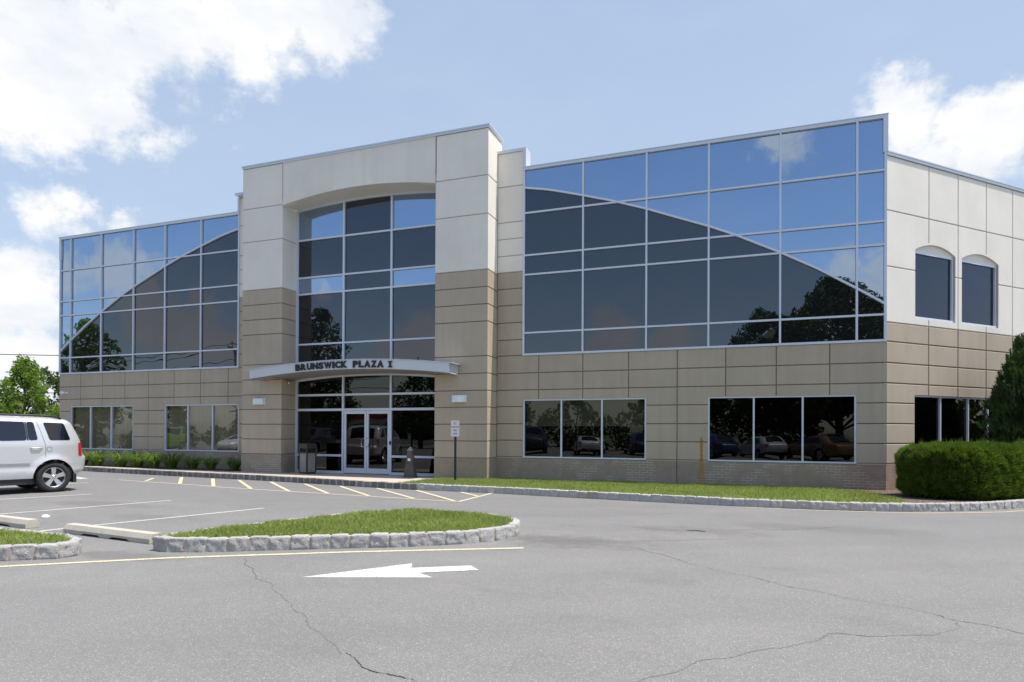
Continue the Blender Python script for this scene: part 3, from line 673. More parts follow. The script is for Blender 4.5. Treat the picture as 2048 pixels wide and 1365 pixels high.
# far left end wall and back, plain
lft = MB(); lft.box(-27.365, -27.15, YA_+.40, 45, -.2, 9.4)
bk = MB(); bk.box(-27.15, 3.2, 44.5, 45, -.2, 9.4); bk.box(-27.1, 3.1, YA_+.6, 44.4, 8.9, 9.0)
WL = [((TT[k][0],), 'wall', M_TAN) for k in (0, 1)]+[((TT[k][1],), 'wall_joint', M_GROOVE_T) for k in (0, 1)]+[((TT[k][2],), 'wall', M_CREAM) for k in (0, 1)]+[((TT[k][3],), 'wall_joint', M_GROOVE_C) for k in (0, 1)]+[((TT[k][4],), 'brick_base', M_BRICK) for k in (0, 1)]
for k in (0, 1): WL += [((PS[k][0],), 'entrance_column', M_TAN), ((PS[k][1],), 'column_joint', M_GROOVE_T), ((PS[k][2],), 'column_joint', M_GROOVE_C), ((PS[k][3],), 'brick_base', M_BRICK)]
WL += [((pcr,), 'entrance_arch', M_CREAM),
 ((wtan,), 'wall', M_TAN), ((wcr, tym), 'wall', M_CREAM), ((wtanb,), 'wall_joint', M_GROOVE_T), ((wcrb,), 'wall_joint', M_GROOVE_C), ((wbr,), 'brick_base', M_BRICK), ((lft,), 'wall', M_TAN), ((bk,), 'wall', M_TAN), ((sof,), 'arch_soffit', M_VINYL)]
for srcs, name, mat in WL:
    t = MB()
    for s_ in srcs: t.add(s_.v, s_.f)
    o = bb(t, name, mat, recalc=False)
    me = o.data; bm = bmesh.new(); bm.from_mesh(me); bmesh.ops.recalc_face_normals(bm, faces=bm.faces); bm.to_mesh(me); bm.free()
# copings
cp = MB()
def cope(a, b, z0, z1, y0, y1):
    l_ = LB if b < -17 and y0 > YP+.2 else 0; cp.box(a, b, y0+l_, y1+l_, z0, z1)
cope(-6.56, 3.27, 9.47, 9.56, YA_-.035, YA_+.4); cope(MXL(3.27), MXL(-6.56), 9.47, 9.56, YA_-.035, YA_+.4)
cope(-6.56, 3.275, 9.555, 9.575, YA_-.05, YA_+.41); cope(MXL(3.275), MXL(-6.56), 9.555, 9.575, YA_-.05, YA_+.41)
for f in (lambda x: x, MXL):
    a, b = sorted((f(-7.40), f(-6.46 if f is not MXL else -6.54))); cope(a, b, 10.08, 10.17, YA_-.035, YA_+.4)
    a, b = sorted((f(-6.55), f(-6.46))); cope(a, b, 9.575, 10.08, YA_-.033, YA_+.4)
    a, b = sorted((f(3.16), f(3.27))); cope(a, b, 8.60, 9.469, YA_-.034, YA_+.3)
cope(PA-.03, PD+.035, 10.6, 10.66, YP-.03, YA_+.36); cope(PA-.045, PD+.05, 10.66, 10.70, YP-.045, YA_+.375)
fw_ = MB(FW); fw_.sb(-.0, 14, 8.53, 8.60, -.4, .03); fw_.sb(-.0, 14, 8.60, 8.63, -.41, .045); cp.add(fw_.v, fw_.f)
cp.box(3.14, 3.236, YA_+.3, YA_+9, 8.62, 9.50)
bb(cp, 'coping', M_COPE)

# curtain walls ----------------------------------------------------------
cxs = [-6.516, -5.694, -4.657, -3.71, -2.796, -1.808, -1.089, -.395, .746, 1.669, 2.578, 3.30]; czs = [8.936, 8.77, 8.471, 8.179, 7.855, 7.458, 7.172, 6.862, 6.273, 5.755, 5.173, 4.68]
vs_ = [-6.52, -4.663, -2.799, -1.09, .744, 2.569, 3.215]; hs_ = [3.811, 4.472, 6.254, 6.849, 8.15, 9.44]
def pane_tilt(): return random.gauss(0, .0016), random.gauss(0, .0016)
def curtain(mir):
    f = (lambda x: x) if not mir else MXL
    FA = FAL if mir else globals()['FA']
    root = empty('curtain_wall', (0, 0, 0)); root.parent = B; root['_o'] = tuple(B0); root.location = (0, 0, 0)
    fr = MB(FA); gb = MB(FA); gd = MB(FA)
    cz = lambda x: float(np.interp(x, cxs, czs))
    mw = .025
    for i, v in enumerate(vs_):
        w = mw*1.2 if i in (0, 6) else mw; a, b = sorted((f(v-w), f(v+w))); fr.sb(a, b, 3.78, 9.468, -.10, .030)
    for j, z in enumerate(hs_):
        if j == 5: continue
        w = mw*1.2 if j in (0, 5) else mw
        for i in range(6):
            a = vs_[i]+mw; b = vs_[i+1]-mw; a, b = sorted((f(a), f(b))); fr.sb(a, b, z-w, z+w, -.10, .026)
    # curved mullion
    N_ = 44; X = np.linspace(-6.49, 3.19, N_)
    for i in range(N_-1):
        x0, x1 = X[i], X[i+1]; t = math.atan2(cz(x1)-cz(x0), x1-x0); h = .027/math.cos(t)
        P = [FA(f(x0), cz(x0)-h, .034), FA(f(x1), cz(x1)-h, .034), FA(f(x1), cz(x1)+h, .034), FA(f(x0), cz(x0)+h, .034), FA(f(x0), cz(x0)-h, -.09), FA(f(x1), cz(x1)-h, -.09), FA(f(x1), cz(x1)+h, -.09), FA(f(x0), cz(x0)+h, -.09)]
        fr.add(P, [(0, 1, 2, 3), (0, 4, 5, 1), (3, 2, 6, 7)])
    hz_ = hs_[:]; hz_[5] = 9.48
    for i in range(6):
        for j in range(5):
            a, b, z0, z1 = vs_[i], vs_[i+1], hz_[j], hz_[j+1]
            for mb, up_ in ((gd, 0), (gb, 1)):
                ta, tb = pane_tilt(); xs2 = np.linspace(a, b, 9); lo = []; hi = []
                if up_: lo = [min(z1, max(z0, cz(x))) for x in xs2]; hi = [z1]*9
                else: hi = [max(z0, min(z1, cz(x))) for x in xs2]; lo = [z0]*9
                if max(h-l for h, l in zip(hi, lo)) < .02: continue
                V = []
                for x, l, h in zip(xs2, lo, hi):
                    for zz in (l, h): V.append(FA(f(x), zz, -.03+ta*(x-(a+b)/2)+tb*(zz-(z0+z1)/2)))
                mb.add(V, [(2*k, 2*k+2, 2*k+3, 2*k+1) for k in range(8)])
    root['_o'] = tuple(B0)
    bb(fr, 'frame', M_ALU, root)
    bb(gb, 'blue_glass', M_GBLUE, root, recalc=False); bb(gd, 'dark_glass', M_GDARK, root, recalc=False)
    bk = MB(FA); a, b = sorted((f(-6.5), f(3.2))); bk.sb(a, b, 3.8, 9.4, -.30, -.20); bb(bk, 'backing', M_DARK, root)
curtain(0); curtain(1)
# entrance glazing --------------------------------------------------------
root = empty('entrance_glazing'); root.parent = B; root['_o'] = tuple(B0)
gv = [-14.96, -13.03, -11.16, -9.2]; gh = [3.6, 4.466, 6.225, 6.80, 8.12]
fr = MB(FG); gb = MB(FG); gd = MB(FG); gl = MB(FG)
def undarc(x): t = (x-XC)/2.9; return 3.21+.165*(1-t*t)
for i, v in enumerate(gv):
    w = .035 if i in (0, 3) else .034
    fr.sb(v-w, v+w, 3.6, archG(v)-.01, -.12, .03); fr.sb(v-w, v+w, .0, undarc(v)+.05, -.12, .03)
for i in range(3):
    a, b = gv[i]+.034, gv[i+1]-.034
    for z in gh[1:]: fr.sb(a, b, z-.028, z+.028, -.12, .026)
    for z in (2.687,): fr.sb(a, b, z-.034, z+.034, -.12, .026)
    fr.sb(a, b, 2.186-.05, 2.186+.03, -.12, .026)
    if i != 1:
        fr.sb(a, b, .611-.035, .611+.035, -.12, .026); fr.sb(a, b, .0, .085, -.12, .026)
for k in range(28):
    x0 = gv[0]+(gv[3]-gv[0])*k/28; x1 = gv[0]+(gv[3]-gv[0])*(k+1)/28
    for fn, w in ((archG, .06), (undarc, .06)):
        fr.add([FG(x0, fn(x0)-w, .028), FG(x1, fn(x1)-w, .028), FG(x1, fn(x1)+.02, .028), FG(x0, fn(x0)+.02, .028), FG(x0, fn(x0)-w, -.1), FG(x1, fn(x1)-w, -.1)], [(0, 1, 2, 3), (0, 1, 5, 4)])
zz = [3.4]+gh[1:]+[9.36]
for i in range(3):
    for j in range(5):
        a, b, z0, z1 = gv[i], gv[i+1], zz[j], zz[j+1]; blue = (j in (4, 2) and i != 1); mb = MB(FG) if blue else gd
        ta, tb = pane_tilt(); xs2 = np.linspace(a, b, 7); V = []
        for x in xs2:
            for q_ in (z0, z1 if j < 4 else archG(x)): V.append(FG(x, q_, -.03+ta*(x-(a+b)/2)+tb*(q_-(z0+z1)/2)))
        mb.add(V, [(2*k, 2*k+2, 2*k+3, 2*k+1) for k in range(6)])
        if blue: bb(mb, 'blue_glass', M_GBLUE, root, recalc=False)
    for z0, z1 in ((.05, .611), (.611, 2.186), (2.186, 2.687), (2.687, 3.36)):
        if i == 1 and z1 < 2.3: continue
        ta, tb = pane_tilt(); a, b = gv[i], gv[i+1]
        gl.add([FG(a, z0, -.03-ta), FG(b, z0, -.03+ta), FG(b, z1, -.03+ta+tb), FG(a, z1, -.03-ta+tb)], [(0, 1, 2, 3)])
bb(fr, 'frame', M_ALU, root); bb(gd, 'dark_glass', M_GDARK, root, recalc=False); bb(gl, 'dark_glass', M_GLOWB, root, recalc=False)
bk = MB(FG); bk.sb(-14.95, -9.21, 3.5, 9.1, -.30, -.2); bk.sb(-14.95, -9.21, 0, 3.4, -2.6, -2.5); bk.sb(-14.95, -9.21, 3.3, 3.4, -2.5, -.2); bk.sb(-14.95, -9.21, -.05, -.005, -2.5, -.12); bk.sb(-15.0, -14.95, 0, 3.4, -2.5, -.2); bk.sb(-9.21, -9.16, 0, 3.4, -2.5, -.2); bb(bk, 'backing', M_DARK, root)
# doors: two glazed leaves, each a part of the building
for side in (0, 1):
    a, b = (-12.985, -12.10) if not side else (-12.09, -11.205)
    dr = empty('door'); dr.parent = B; dr['_o'] = tuple(B0)
    m1 = MB(FG); m1.sb(a, a+.075, .02, 2.13, -.07, .012); m1.sb(b-.075, b, .02, 2.13, -.07, .012); m1.sb(a+.075, b-.075, 2.03, 2.13, -.07, .010); m1.sb(a+.075, b-.075, .02, .19, -.07, .010)
    bb(m1, 'door_frame', M_ALU, dr, bevel=.004)
    g1 = MB(FG); g1.add([FG(a+.06, .15, -.03+.002*side), FG(b-.06, .15, -.03), FG(b-.06, 2.06, -.03), FG(a+.06, 2.06, -.031)], [(0, 1, 2, 3)]); bb(g1, 'glass_pane', M_GLOWB, dr, recalc=False)
    hx = b-.037 if not side else a+.037; sgn = -1 if not side else 1; h1 = MB()
    h1.tube([FG(hx, 1.20, .012), FG(hx, 1.20, .07), FG(hx+sgn*.10, 1.20, .09), FG(hx+sgn*.10, .92, .09), FG(hx, .92, .07), FG(hx, .92, .012)], .012, 8); bb(h1, 'handle', M_CHR, dr, smooth=True)
mm = MB(FG); mm.sb(-11.19, -11.13, 1.0, 1.12, .03, .06); bb(mm, 'card_reader', M_BLK, bevel=.006)

# strip windows -----------------------------------------------------------
m = MT('vertical_blind'); p = m.pos(); m.set(Roughness=.8); sp = m.n('ShaderNodeSeparateXYZ'); m.L.new(p, sp.inputs[0]); gi = m.n('ShaderNodeNewGeometry'); m.col(m.mix(gi.outputs['Random Per Island'], (.34, .295, .205), (.27, .235, .165))); M_BLIND = m.m
M_SHADE = plain('roller_shade', (.30, .29, .19), .85)
def window(F, a, b, z0, z1, ms, mat, inner, dep=-.02, fw_=.045, t='window'):
    w = empty(t); w.parent = B; w['_o'] = tuple(B0)
    fr = MB(F); e = dep-.0
    fr.sb(a, b, z1-fw_, z1-.002, e-.09, e); fr.sb(a, b, z0+.002, z0+fw_, e-.09, e+.015)
    for x in [a+fw_/2+.002]+list(ms)+[b-fw_/2-.002]: fr.sb(x-fw_/2, x+fw_/2, z0+fw_, z1-fw_, e-.09, e-.002)
    bb(fr, 'frame', M_ALU, w)
    g = MB(F); xx = [a+.02]+list(ms)+[b-.02]
    for x0, x1 in zip(xx, xx[1:]):
        ta, tb = pane_tilt(); ta *= .8; tb *= .8
        g.add([F(x0, z0+.02, e-.05-ta-tb), F(x1, z0+.02, e-.05+ta-tb), F(x1, z1-.02, e-.05+ta+tb), F(x0, z1-.02, e-.05-ta+tb)], [(0, 1, 2, 3)])
    bb(g, 'glass_pane', mat, w, recalc=False)
    k = MB(F); k.sb(a, b, z0, z1, -2.3, -2.25); k.sb(a, b, z1-.001, z1+.04, -2.25, -.28); k.sb(a, b, z0-.04, z0+.001, -2.25, -.28); k.sb(a-.04, a+.001, z0, z1, -2.25, -.28); k.sb(b-.001, b+.04, z0, z1, -2.25, -.28); bb(k, 'room', M_DARK, w)
    if inner == 'blind':
        s = MB(F); x = a+.06
        while x < b-.1: s.add([F(x, z0+.05, -.20), F(x+.084, z0+.05, -.225), F(x+.084, z1-.03, -.225), F(x, z1-.03, -.20)], [(0, 1, 2, 3)]); x += .078
        bb(s, 'vertical_blind', M_BLIND, w, recalc=False)
    if inner == 'shade':
        s = MB(F); s.sb(a+.05, b-.05, 1.62, z1-.05, -.24, -.235); bb(s, 'roller_shade', M_SHADE, w)
    return w
def thirds(a, b): return [a+(b-a)*.325, a+(b-a)*.655]
window(FA, W1[0], W1[1], W1[2], W1[3], thirds(W1[0], W1[1]), M_GLOW, 'shade'); window(FA, W2[0], W2[1], W2[2], W2[3], thirds(W2[0], W2[1]), M_GLOWB, None)
M_G45 = glass('navy_window_glass', (.80, .85, 1.0), .055, (.006, .006, .012))
M_GLOWL = glass('tinted_blind_glass', (1, 1, 1), .12, (.006, .006, .007), .80, .25)
window(FAL, MXL(W1[1]), MXL(W1[0]), W1[2], W1[3], thirds(MXL(W1[1]), MXL(W1[0])), M_GLOWL, 'blind'); window(FAL, MXL(W2[1]), MXL(W2[0]), W2[2], W2[3], thirds(MXL(W2[1]), MXL(W2[0])), M_GLOWL, 'blind')
window(FW, RB[0], RB[1], RB[2], RB[3], [2.27, 3.49, 4.4], M_GLOWB, None, dep=-.04)
for a, b in w45:
    w = window(FW, a+.0, b-.0, 4.46, 6.25, [], M_G45, None, dep=-.055, fw_=.06, t='arched_window')

# canopy ------------------------------------------------------------------
cn = empty('canopy'); cn.parent = B; cn['_o'] = tuple(B0)
def ctop(x): t = (x-XC)/3.77; return 3.69-.222*t*t
cb_ = MB(); fas = MB(); sft = MB(); lid = MB(); N_ = 40; X = np.linspace(XC-3.70, XC+3.72, N_+1)
YF = YP-.65
for i in range(N_):
    a, b = X[i], X[i+1]; sh = .29
    fas.add([(a, YF, ctop(a)), (b, YF, ctop(b)), (b, YF+.02, ctop(b)-sh), (a, YF+.02, ctop(a)-sh)], [(0, 1, 2, 3)])
    inn = PBx < (a+b)/2 < PC
    yb = YG-.035 if inn else YP-.004
    sft.add([(a, YF+.02, ctop(a)-sh), (b, YF+.02, ctop(b)-sh), (b, yb, ctop(b)-sh-.03), (a, yb, ctop(a)-sh-.03)], [(0, 1, 2, 3)])
    lid.add([(a, YF-.03, ctop(a)+.018), (b, YF-.03, ctop(b)+.018), (b, yb, ctop(b)+.05), (a, yb, ctop(a)+.05), (a, YF-.03, ctop(a)), (b, YF-.03, ctop(b)), (b, yb, ctop(b)+.02), (a, yb, ctop(a)+.02)],
            [(0, 1, 2, 3), (4, 5, 1, 0), (4, 5, 6, 7), (2, 3, 7, 6)])
for x in (X[0], X[-1]):
    fas.add([(x, YF, ctop(x)), (x, YP-.004, ctop(x)), (x, YP-.004, ctop(x)-.32), (x, YF+.02, ctop(x)-.29)], [(0, 1, 2, 3)])
for x, s in ((X[0], -1), (X[-1], 1)):
    lid.box(*sorted((x, x+s*.10)), YF-.03, YP-.004, ctop(x)-.004, ctop(x)+.017)
bb(fas, 'fascia', M_FASC, cn); bb(sft, 'soffit', M_SOFFM, cn); bb(lid, 'roof', M_FASC, cn)
def text_mesh(s, size, ext, off=0, font_scale=1):
    cu = bpy.data.curves.new('t', 'FONT'); cu.body = s; cu.size = size; cu.extrude = ext; cu.offset = off; cu.resolution_u = 3; cu.align_x = 'LEFT'
    ob = bpy.data.objects.new('t', cu); COL.objects.link(ob); bpy.context.view_layer.update()
    me = bpy.data.meshes.new_from_object(ob.evaluated_get(bpy.context.evaluated_depsgraph_get())); bpy.data.objects.remove(ob); bpy.data.curves.remove(cu)
    return me
def letter(ch, x0, x1, z0, hgt, y, mat, parent, off3=B0, tilt=0, d=.02):
    if ch == 'I!':
        b = MB(); w = x1-x0; b.box(0, w, -d, 0, 0, .22*hgt); b.box(0, w, -d, 0, .78*hgt, hgt); b.box(w*.27, w*.73, -d, 0, .22*hgt, .78*hgt)
        me = bpy.data.meshes.new('letter'); me.from_pydata(b.v, [], b.f); V = [Vector(v.co) for v in me.vertices]
    else:
        me = text_mesh(ch, 1, .05, .056); co = [v.co.copy() for v in me.vertices]
        mnx, mxx = min(c.x for c in co), max(c.x for c in co); mny, mxy = min(c.y for c in co), max(c.y for c in co)
        V = [Vector(((c.x-mnx)/(mxx-mnx)*(x1-x0), -d*.5-c.z/.05*d*.5, (c.y-mny)/(mxy-mny)*hgt)) for c in co]
    cz, sz_ = math.cos(tilt), math.sin(tilt)
    for v, q_ in zip(me.vertices, V):
        v.co = (x0-off3[0]+q_.x*cz-q_.z*sz_, y-off3[1]+q_.y, z0-off3[2]+q_.z*cz+q_.x*sz_)
    return link('letter', me, mat, parent)
def word(s, x0, x1, wd, y, hgt=.215):
    tot = sum(wd)+.07*(len(wd)-1); k = (x1-x0)/tot; x = x0
    for ch, w in zip(s, wd):
        xm = x+w*k/2; sl = -.444*(xm-XC)/3.77/3.77; zc = ctop(xm)-.145
        letter(ch, x, x+w*k, zc-hgt/2-sl*w*k/2, hgt, y, M_LET, cn, tilt=math.atan(sl)); x += (w+.07)*k
word('BRUNSWICK', -13.885, -11.91, [.72, .76, .74, .76, .70, 1.08, .30, .76, .80], YF-.002)
word('PLAZA', -11.70, -10.59, [.70, .64, .82, .72, .82], YF-.002)
zc = ctop(-10.35)-.145; letter('I!', -10.425, -10.285, zc-.0975, .195, YF-.002, M_LET, cn)

# ================================================================== fixtures on the walls
def wall_lamp(x, z, w):
    return x
lp = None
for i, (x, lab) in enumerate(((-15.93, 'white wall lamp on the left entrance column, under the canopy end'), (-8.32, 'white wall lamp on the right entrance column above the no parking sign'))):
    if lp is None:
        lp = empty('wall_lamp', (x, YP, 2.45), 0, lab, 'wall lamp', 'wall lamps beside the entrance')
        b = MB(); n_ = 10
        prof = [(-.24, 0), (-.24, -.10)]+[(-.24+.48*k/n_, -.10-.06*math.sin(math.pi*k/n_)) for k in range(1, n_)]+[(.24, -.10), (.24, 0)]
        nb = len(prof); b.add([(p[0], p[1], -.11) for p in prof]+[(p[0]*.97, p[1]*.97, .11) for p in prof], [tuple(range(nb)), tuple(range(nb, 2*nb))]+[(k, (k+1) % nb, nb+(k+1) % nb, nb+k) for k in range(nb)])
        b.build('housing', M_WHITE, lp, bevel=.01); b = MB(); b.box(-.27, .27, -.012, 0, -.115, .125); b.build('backplate', M_WHITE, lp, bevel=.004); lp.scale = (.92, .92, .92)
    else:
        c = copy_tree(lp); c.location = (x, YP, 2.44); c['label'] = lab
r_ = empty('security_camera', (-26.9, YA_+LB, 3.0), 0, 'small white bullet camera high on the left end of the facade', 'security camera')
b = MB(); b.lathe([(0, -.14), (.05, -.14), (.06, -.1), (.05, .06), (0, .07)], 14, 'x'); b.v = [(v[0]*1.1-.03, v[1]-.14, v[2]) for v in b.v]; b.build('housing', M_WHITE, r_, smooth=True)
b = MB(); b.tube([(0, 0, 0), (0, -.08, -.03), (0, -.14, -.01)], .025, 8); b.lathe([(0, -.0), (.055, -.0), (.055, -.02), (0, -.02)], 14, 'y'); b.build('bracket', M_WHITE, r_)
r_ = empty('emergency_light', (-14.99, YP+.35, 3.1), 0, 'twin-head emergency floodlight on the left entrance jamb under the canopy', 'emergency light')
b = MB(); b.box(0, .05, -.05, .05, -.04, .04); b.build('housing', M_WHITE, r_, bevel=.005)
for s in (-1, 1):
    b = MB(); b.lathe([(0, 0), (.03, 0), (.05, .07), (.045, .075), (0, .06)], 14, 'y'); b.v = [(v[0]+.09, -v[1]-.02+(s*.07), v[2]) for v in b.v]; b.build('lamp_head', M_CHR, r_, smooth=True)

# ================================================================== street furniture
def wheel_stop(a, b, lab):
    A = Vector((*a, RZ)); Bv = Vector((*b, RZ)); d = Bv-A; ln = d.length; ang = math.atan2(d.y, d.x)
    n_ = 24; prof = [(-.10, 0), (-.10, .065), (-.062, .135), (.062, .135), (.10, .065), (.10, 0)]; mb = MB()
    for i in range(n_+1):
        x = ln*i/n_
        for k, (y, z) in enumerate(prof):
            cut = 0.03 if (k in (0, 5) and (.22 < i/n_ < .42 or .55 < i/n_ < .78)) else 0
            mb.v.append((x, y, z+cut))
    m_ = 6
    for i in range(n_):
        for k in range(m_): mb.f.append((i*m_+k, (i+1)*m_+k, (i+1)*m_+(k+1) % m_, i*m_+(k+1) % m_))
    mb.f += [tuple(range(m_)), tuple(range(n_*m_, (n_+1)*m_))]
    o = mb.build('wheel_stop', M_CONC, None, bevel=.006); o.location = A; o.rotation_euler = (0, 0, ang)
    return tag(o, lab, 'wheel stop', 'concrete wheel stops in the parking stalls')
wheel_stop((-9.52, 6.72), (-7.54, 6.50), 'full concrete wheel stop lying between the two grass islands')
wheel_stop((-12.45, 7.02), (-10.47, 6.80), 'concrete wheel stop cut by the left picture edge, behind the small island')
# no parking sign
r_ = empty('no_parking_sign', (-7.94, 16.74, .02), 0, 'small white no parking fire lane sign on a dark post in the lawn', 'sign')
b = MB(); b.v = []; b.box(-.03, .03, .0, .012, -.05, 1.3); b.box(-.03, -.012, .012, .035, -.05, 1.3); b.box(.012, .03, .012, .035, -.05, 1.3); b.build('post', plain('dark_green_post', (.012, .02, .018), .5), r_)
b = MB(); pts = []
for cx_, cz_, a0 in ((.11, .21, 0), (-.11, .21, 90), (-.11, -.21, 180), (.11, -.21, 270)):
    for k in range(5): a = R(a0+k*22.5); pts.append((cx_+.025*math.cos(a), cz_+.025*math.sin(a)))
b.add([(x, -.008, 1.51+z) for x, z in pts]+[(x, -.004, 1.51+z) for x, z in pts], [tuple(range(20)), tuple(range(20, 40))]+[(k, (k+1) % 20, 20+(k+1) % 20, 20+k) for k in range(20)])
pl_ = b.build('plate', M_WHITE, r_)
M_SR = plain('sign_red', (.45, .02, .02), .5); M_SD = plain('sign_dark', (.05, .04, .05), .5)
def sign_text(s, zc, h, w, mat, par, y=-.0095, mirror=False):
    me = text_mesh(s, 1, 0, .012); co = [v.co.copy() for v in me.vertices]; mnx, mxx = min(c.x for c in co), max(c.x for c in co); mny, mxy = min(c.y for c in co), max(c.y for c in co)
    for v, c in zip(me.vertices, co): v.co = (((c.x-mnx)/(mxx-mnx)-.5)*w, y, zc+((c.y-mny)/(mxy-mny)-.5)*h)
    return link('lettering', me, mat, par)
sign_text('NO', 1.655, .075, .10, M_SR, pl_); sign_text('PARKING', 1.555, .065, .22, M_SR, pl_); sign_text('FIRE', 1.455, .055, .12, M_SD, pl_); sign_text('LANE', 1.365, .055, .13, M_SD, pl_)
b = MB()
for x0, x1, z0, z1 in ((-.122, .122, 1.728, 1.733), (-.122, .122, 1.287, 1.292), (-.122, -.117, 1.292, 1.728), (.117, .122, 1.292, 1.728)): b.box(x0, x1, -.0096, -.0088, z0, z1)
b.build('border', M_SR, pl_)
# litter bin: square, dark hood over stone aggregate panels, corner toward the road
M_AGG = MT('pebble_aggregate'); v = M_AGG.n('ShaderNodeTexVoronoi'); v.inputs['Scale'].default_value = 55; M_AGG.L.new(M_AGG.pos(), v.inputs[0]); M_AGG.col(M_AGG.mix(v.outputs['Distance'], (.10, .09, .08), (.40, .37, .33))); M_AGG.bump(v.outputs['Distance'], .8, .01); M_AGG = M_AGG.m
M_BRN = plain('brown_steel', (.045, .03, .028), .5)
r_ = empty('litter_bin', (-13.93, 17.86, .002), R(-12), 'square litter bin with brown hood and stone panels left of the doors', 'litter bin')
b = MB(); b.box(-.19, .19, -.19, .19, 0, .06); b.box(-.20, .20, -.20, .20, .70, .74); b.box(-.205, .205, -.205, .205, .86, 1.02)
for sx_ in (-1, 1):
    for sy_ in (-1, 1): b.box(*sorted((sx_*.155, sx_*.205)), *sorted((sy_*.155, sy_*.205)), .06, .86)
b.build('housing', M_BRN, r_, bevel=.006)
for k in range(4):
    a = k*math.pi/2; b = MB(); b.box(-.152, .152, -.195, -.175, .07, .69); o = b.build('stone_panel', M_AGG, r_, bevel=.004); o.rotation_euler = (0, 0, a)
b = MB(); b.box(-.15, .15, -.15, .15, .60, .85); b.build('liner', M_DARK, r_)
# ash receptacle, tapering pyramid
r_ = empty('ash_receptacle', (-9.95, 17.74, .002), R(8), 'tall tapering stone-grey ash receptacle standing right of the entrance doors', 'ash receptacle')
b = MB()
def pyr(b, w0, w1, z0, z1): b.add([(-w0, -w0, z0), (w0, -w0, z0), (w0, w0, z0), (-w0, w0, z0), (-w1, -w1, z1), (w1, -w1, z1), (w1, w1, z1), (-w1, w1, z1)], [(0, 3, 2, 1), (4, 5, 6, 7), (0, 1, 5, 4), (1, 2, 6, 5), (2, 3, 7, 6), (3, 0, 4, 7)])
pyr(b, .20, .20, 0, .03); pyr(b, .165, .075, .03, .84); b.build('body', plain('taupe_concrete', (.10, .085, .07), .85, var=.25), r_, bevel=.008)
b = MB(); pyr(b, .085, .07, .84, .88); pyr(b, .065, .015, .88, .96); b.build('cap', plain('grey_cap', (.25, .25, .25), .5), r_, bevel=.004)
b = MB(); b.box(-.045, .045, -.122, -.118, .52, .60); b.build('label_plate', M_WHITE, r_)
# white lump on the asphalt
b = MB(); bm = bmesh.new(); bmesh.ops.create_icosphere(bm, subdivisions=3, radius=.06)
from mathutils import noise as mn
for v in bm.verts: v.co *= 1+.3*mn.noise(v.co*14); v.co.z = max(-.02, v.co.z*.6)
me = bpy.data.meshes.new('chipped_rock'); bm.to_mesh(me); bm.free(); o = link('chipped_rock', me, plain('white_rock', (.75, .74, .70), .8), None, True); o.location = (-11.5, 7.68, RZ+.02); tag(o, 'lone white lump of stone lying on the parking stall', 'rock')

# ================================================================== cars
def dist_poly(x, z, poly):
    best = 9; 
    for (x0, z0), (x1, z1) in zip(poly, poly[1:]):
        dx, dz = x1-x0, z1-z0; t = max(0, min(1, ((x-x0)*dx+(z-z0)*dz)/(dx*dx+dz*dz+1e-12))); best = min(best, math.hypot(x-x0-t*dx, z-z0-t*dz))
    return best
def smooth_open(pts, it): return smooth(pts, it)

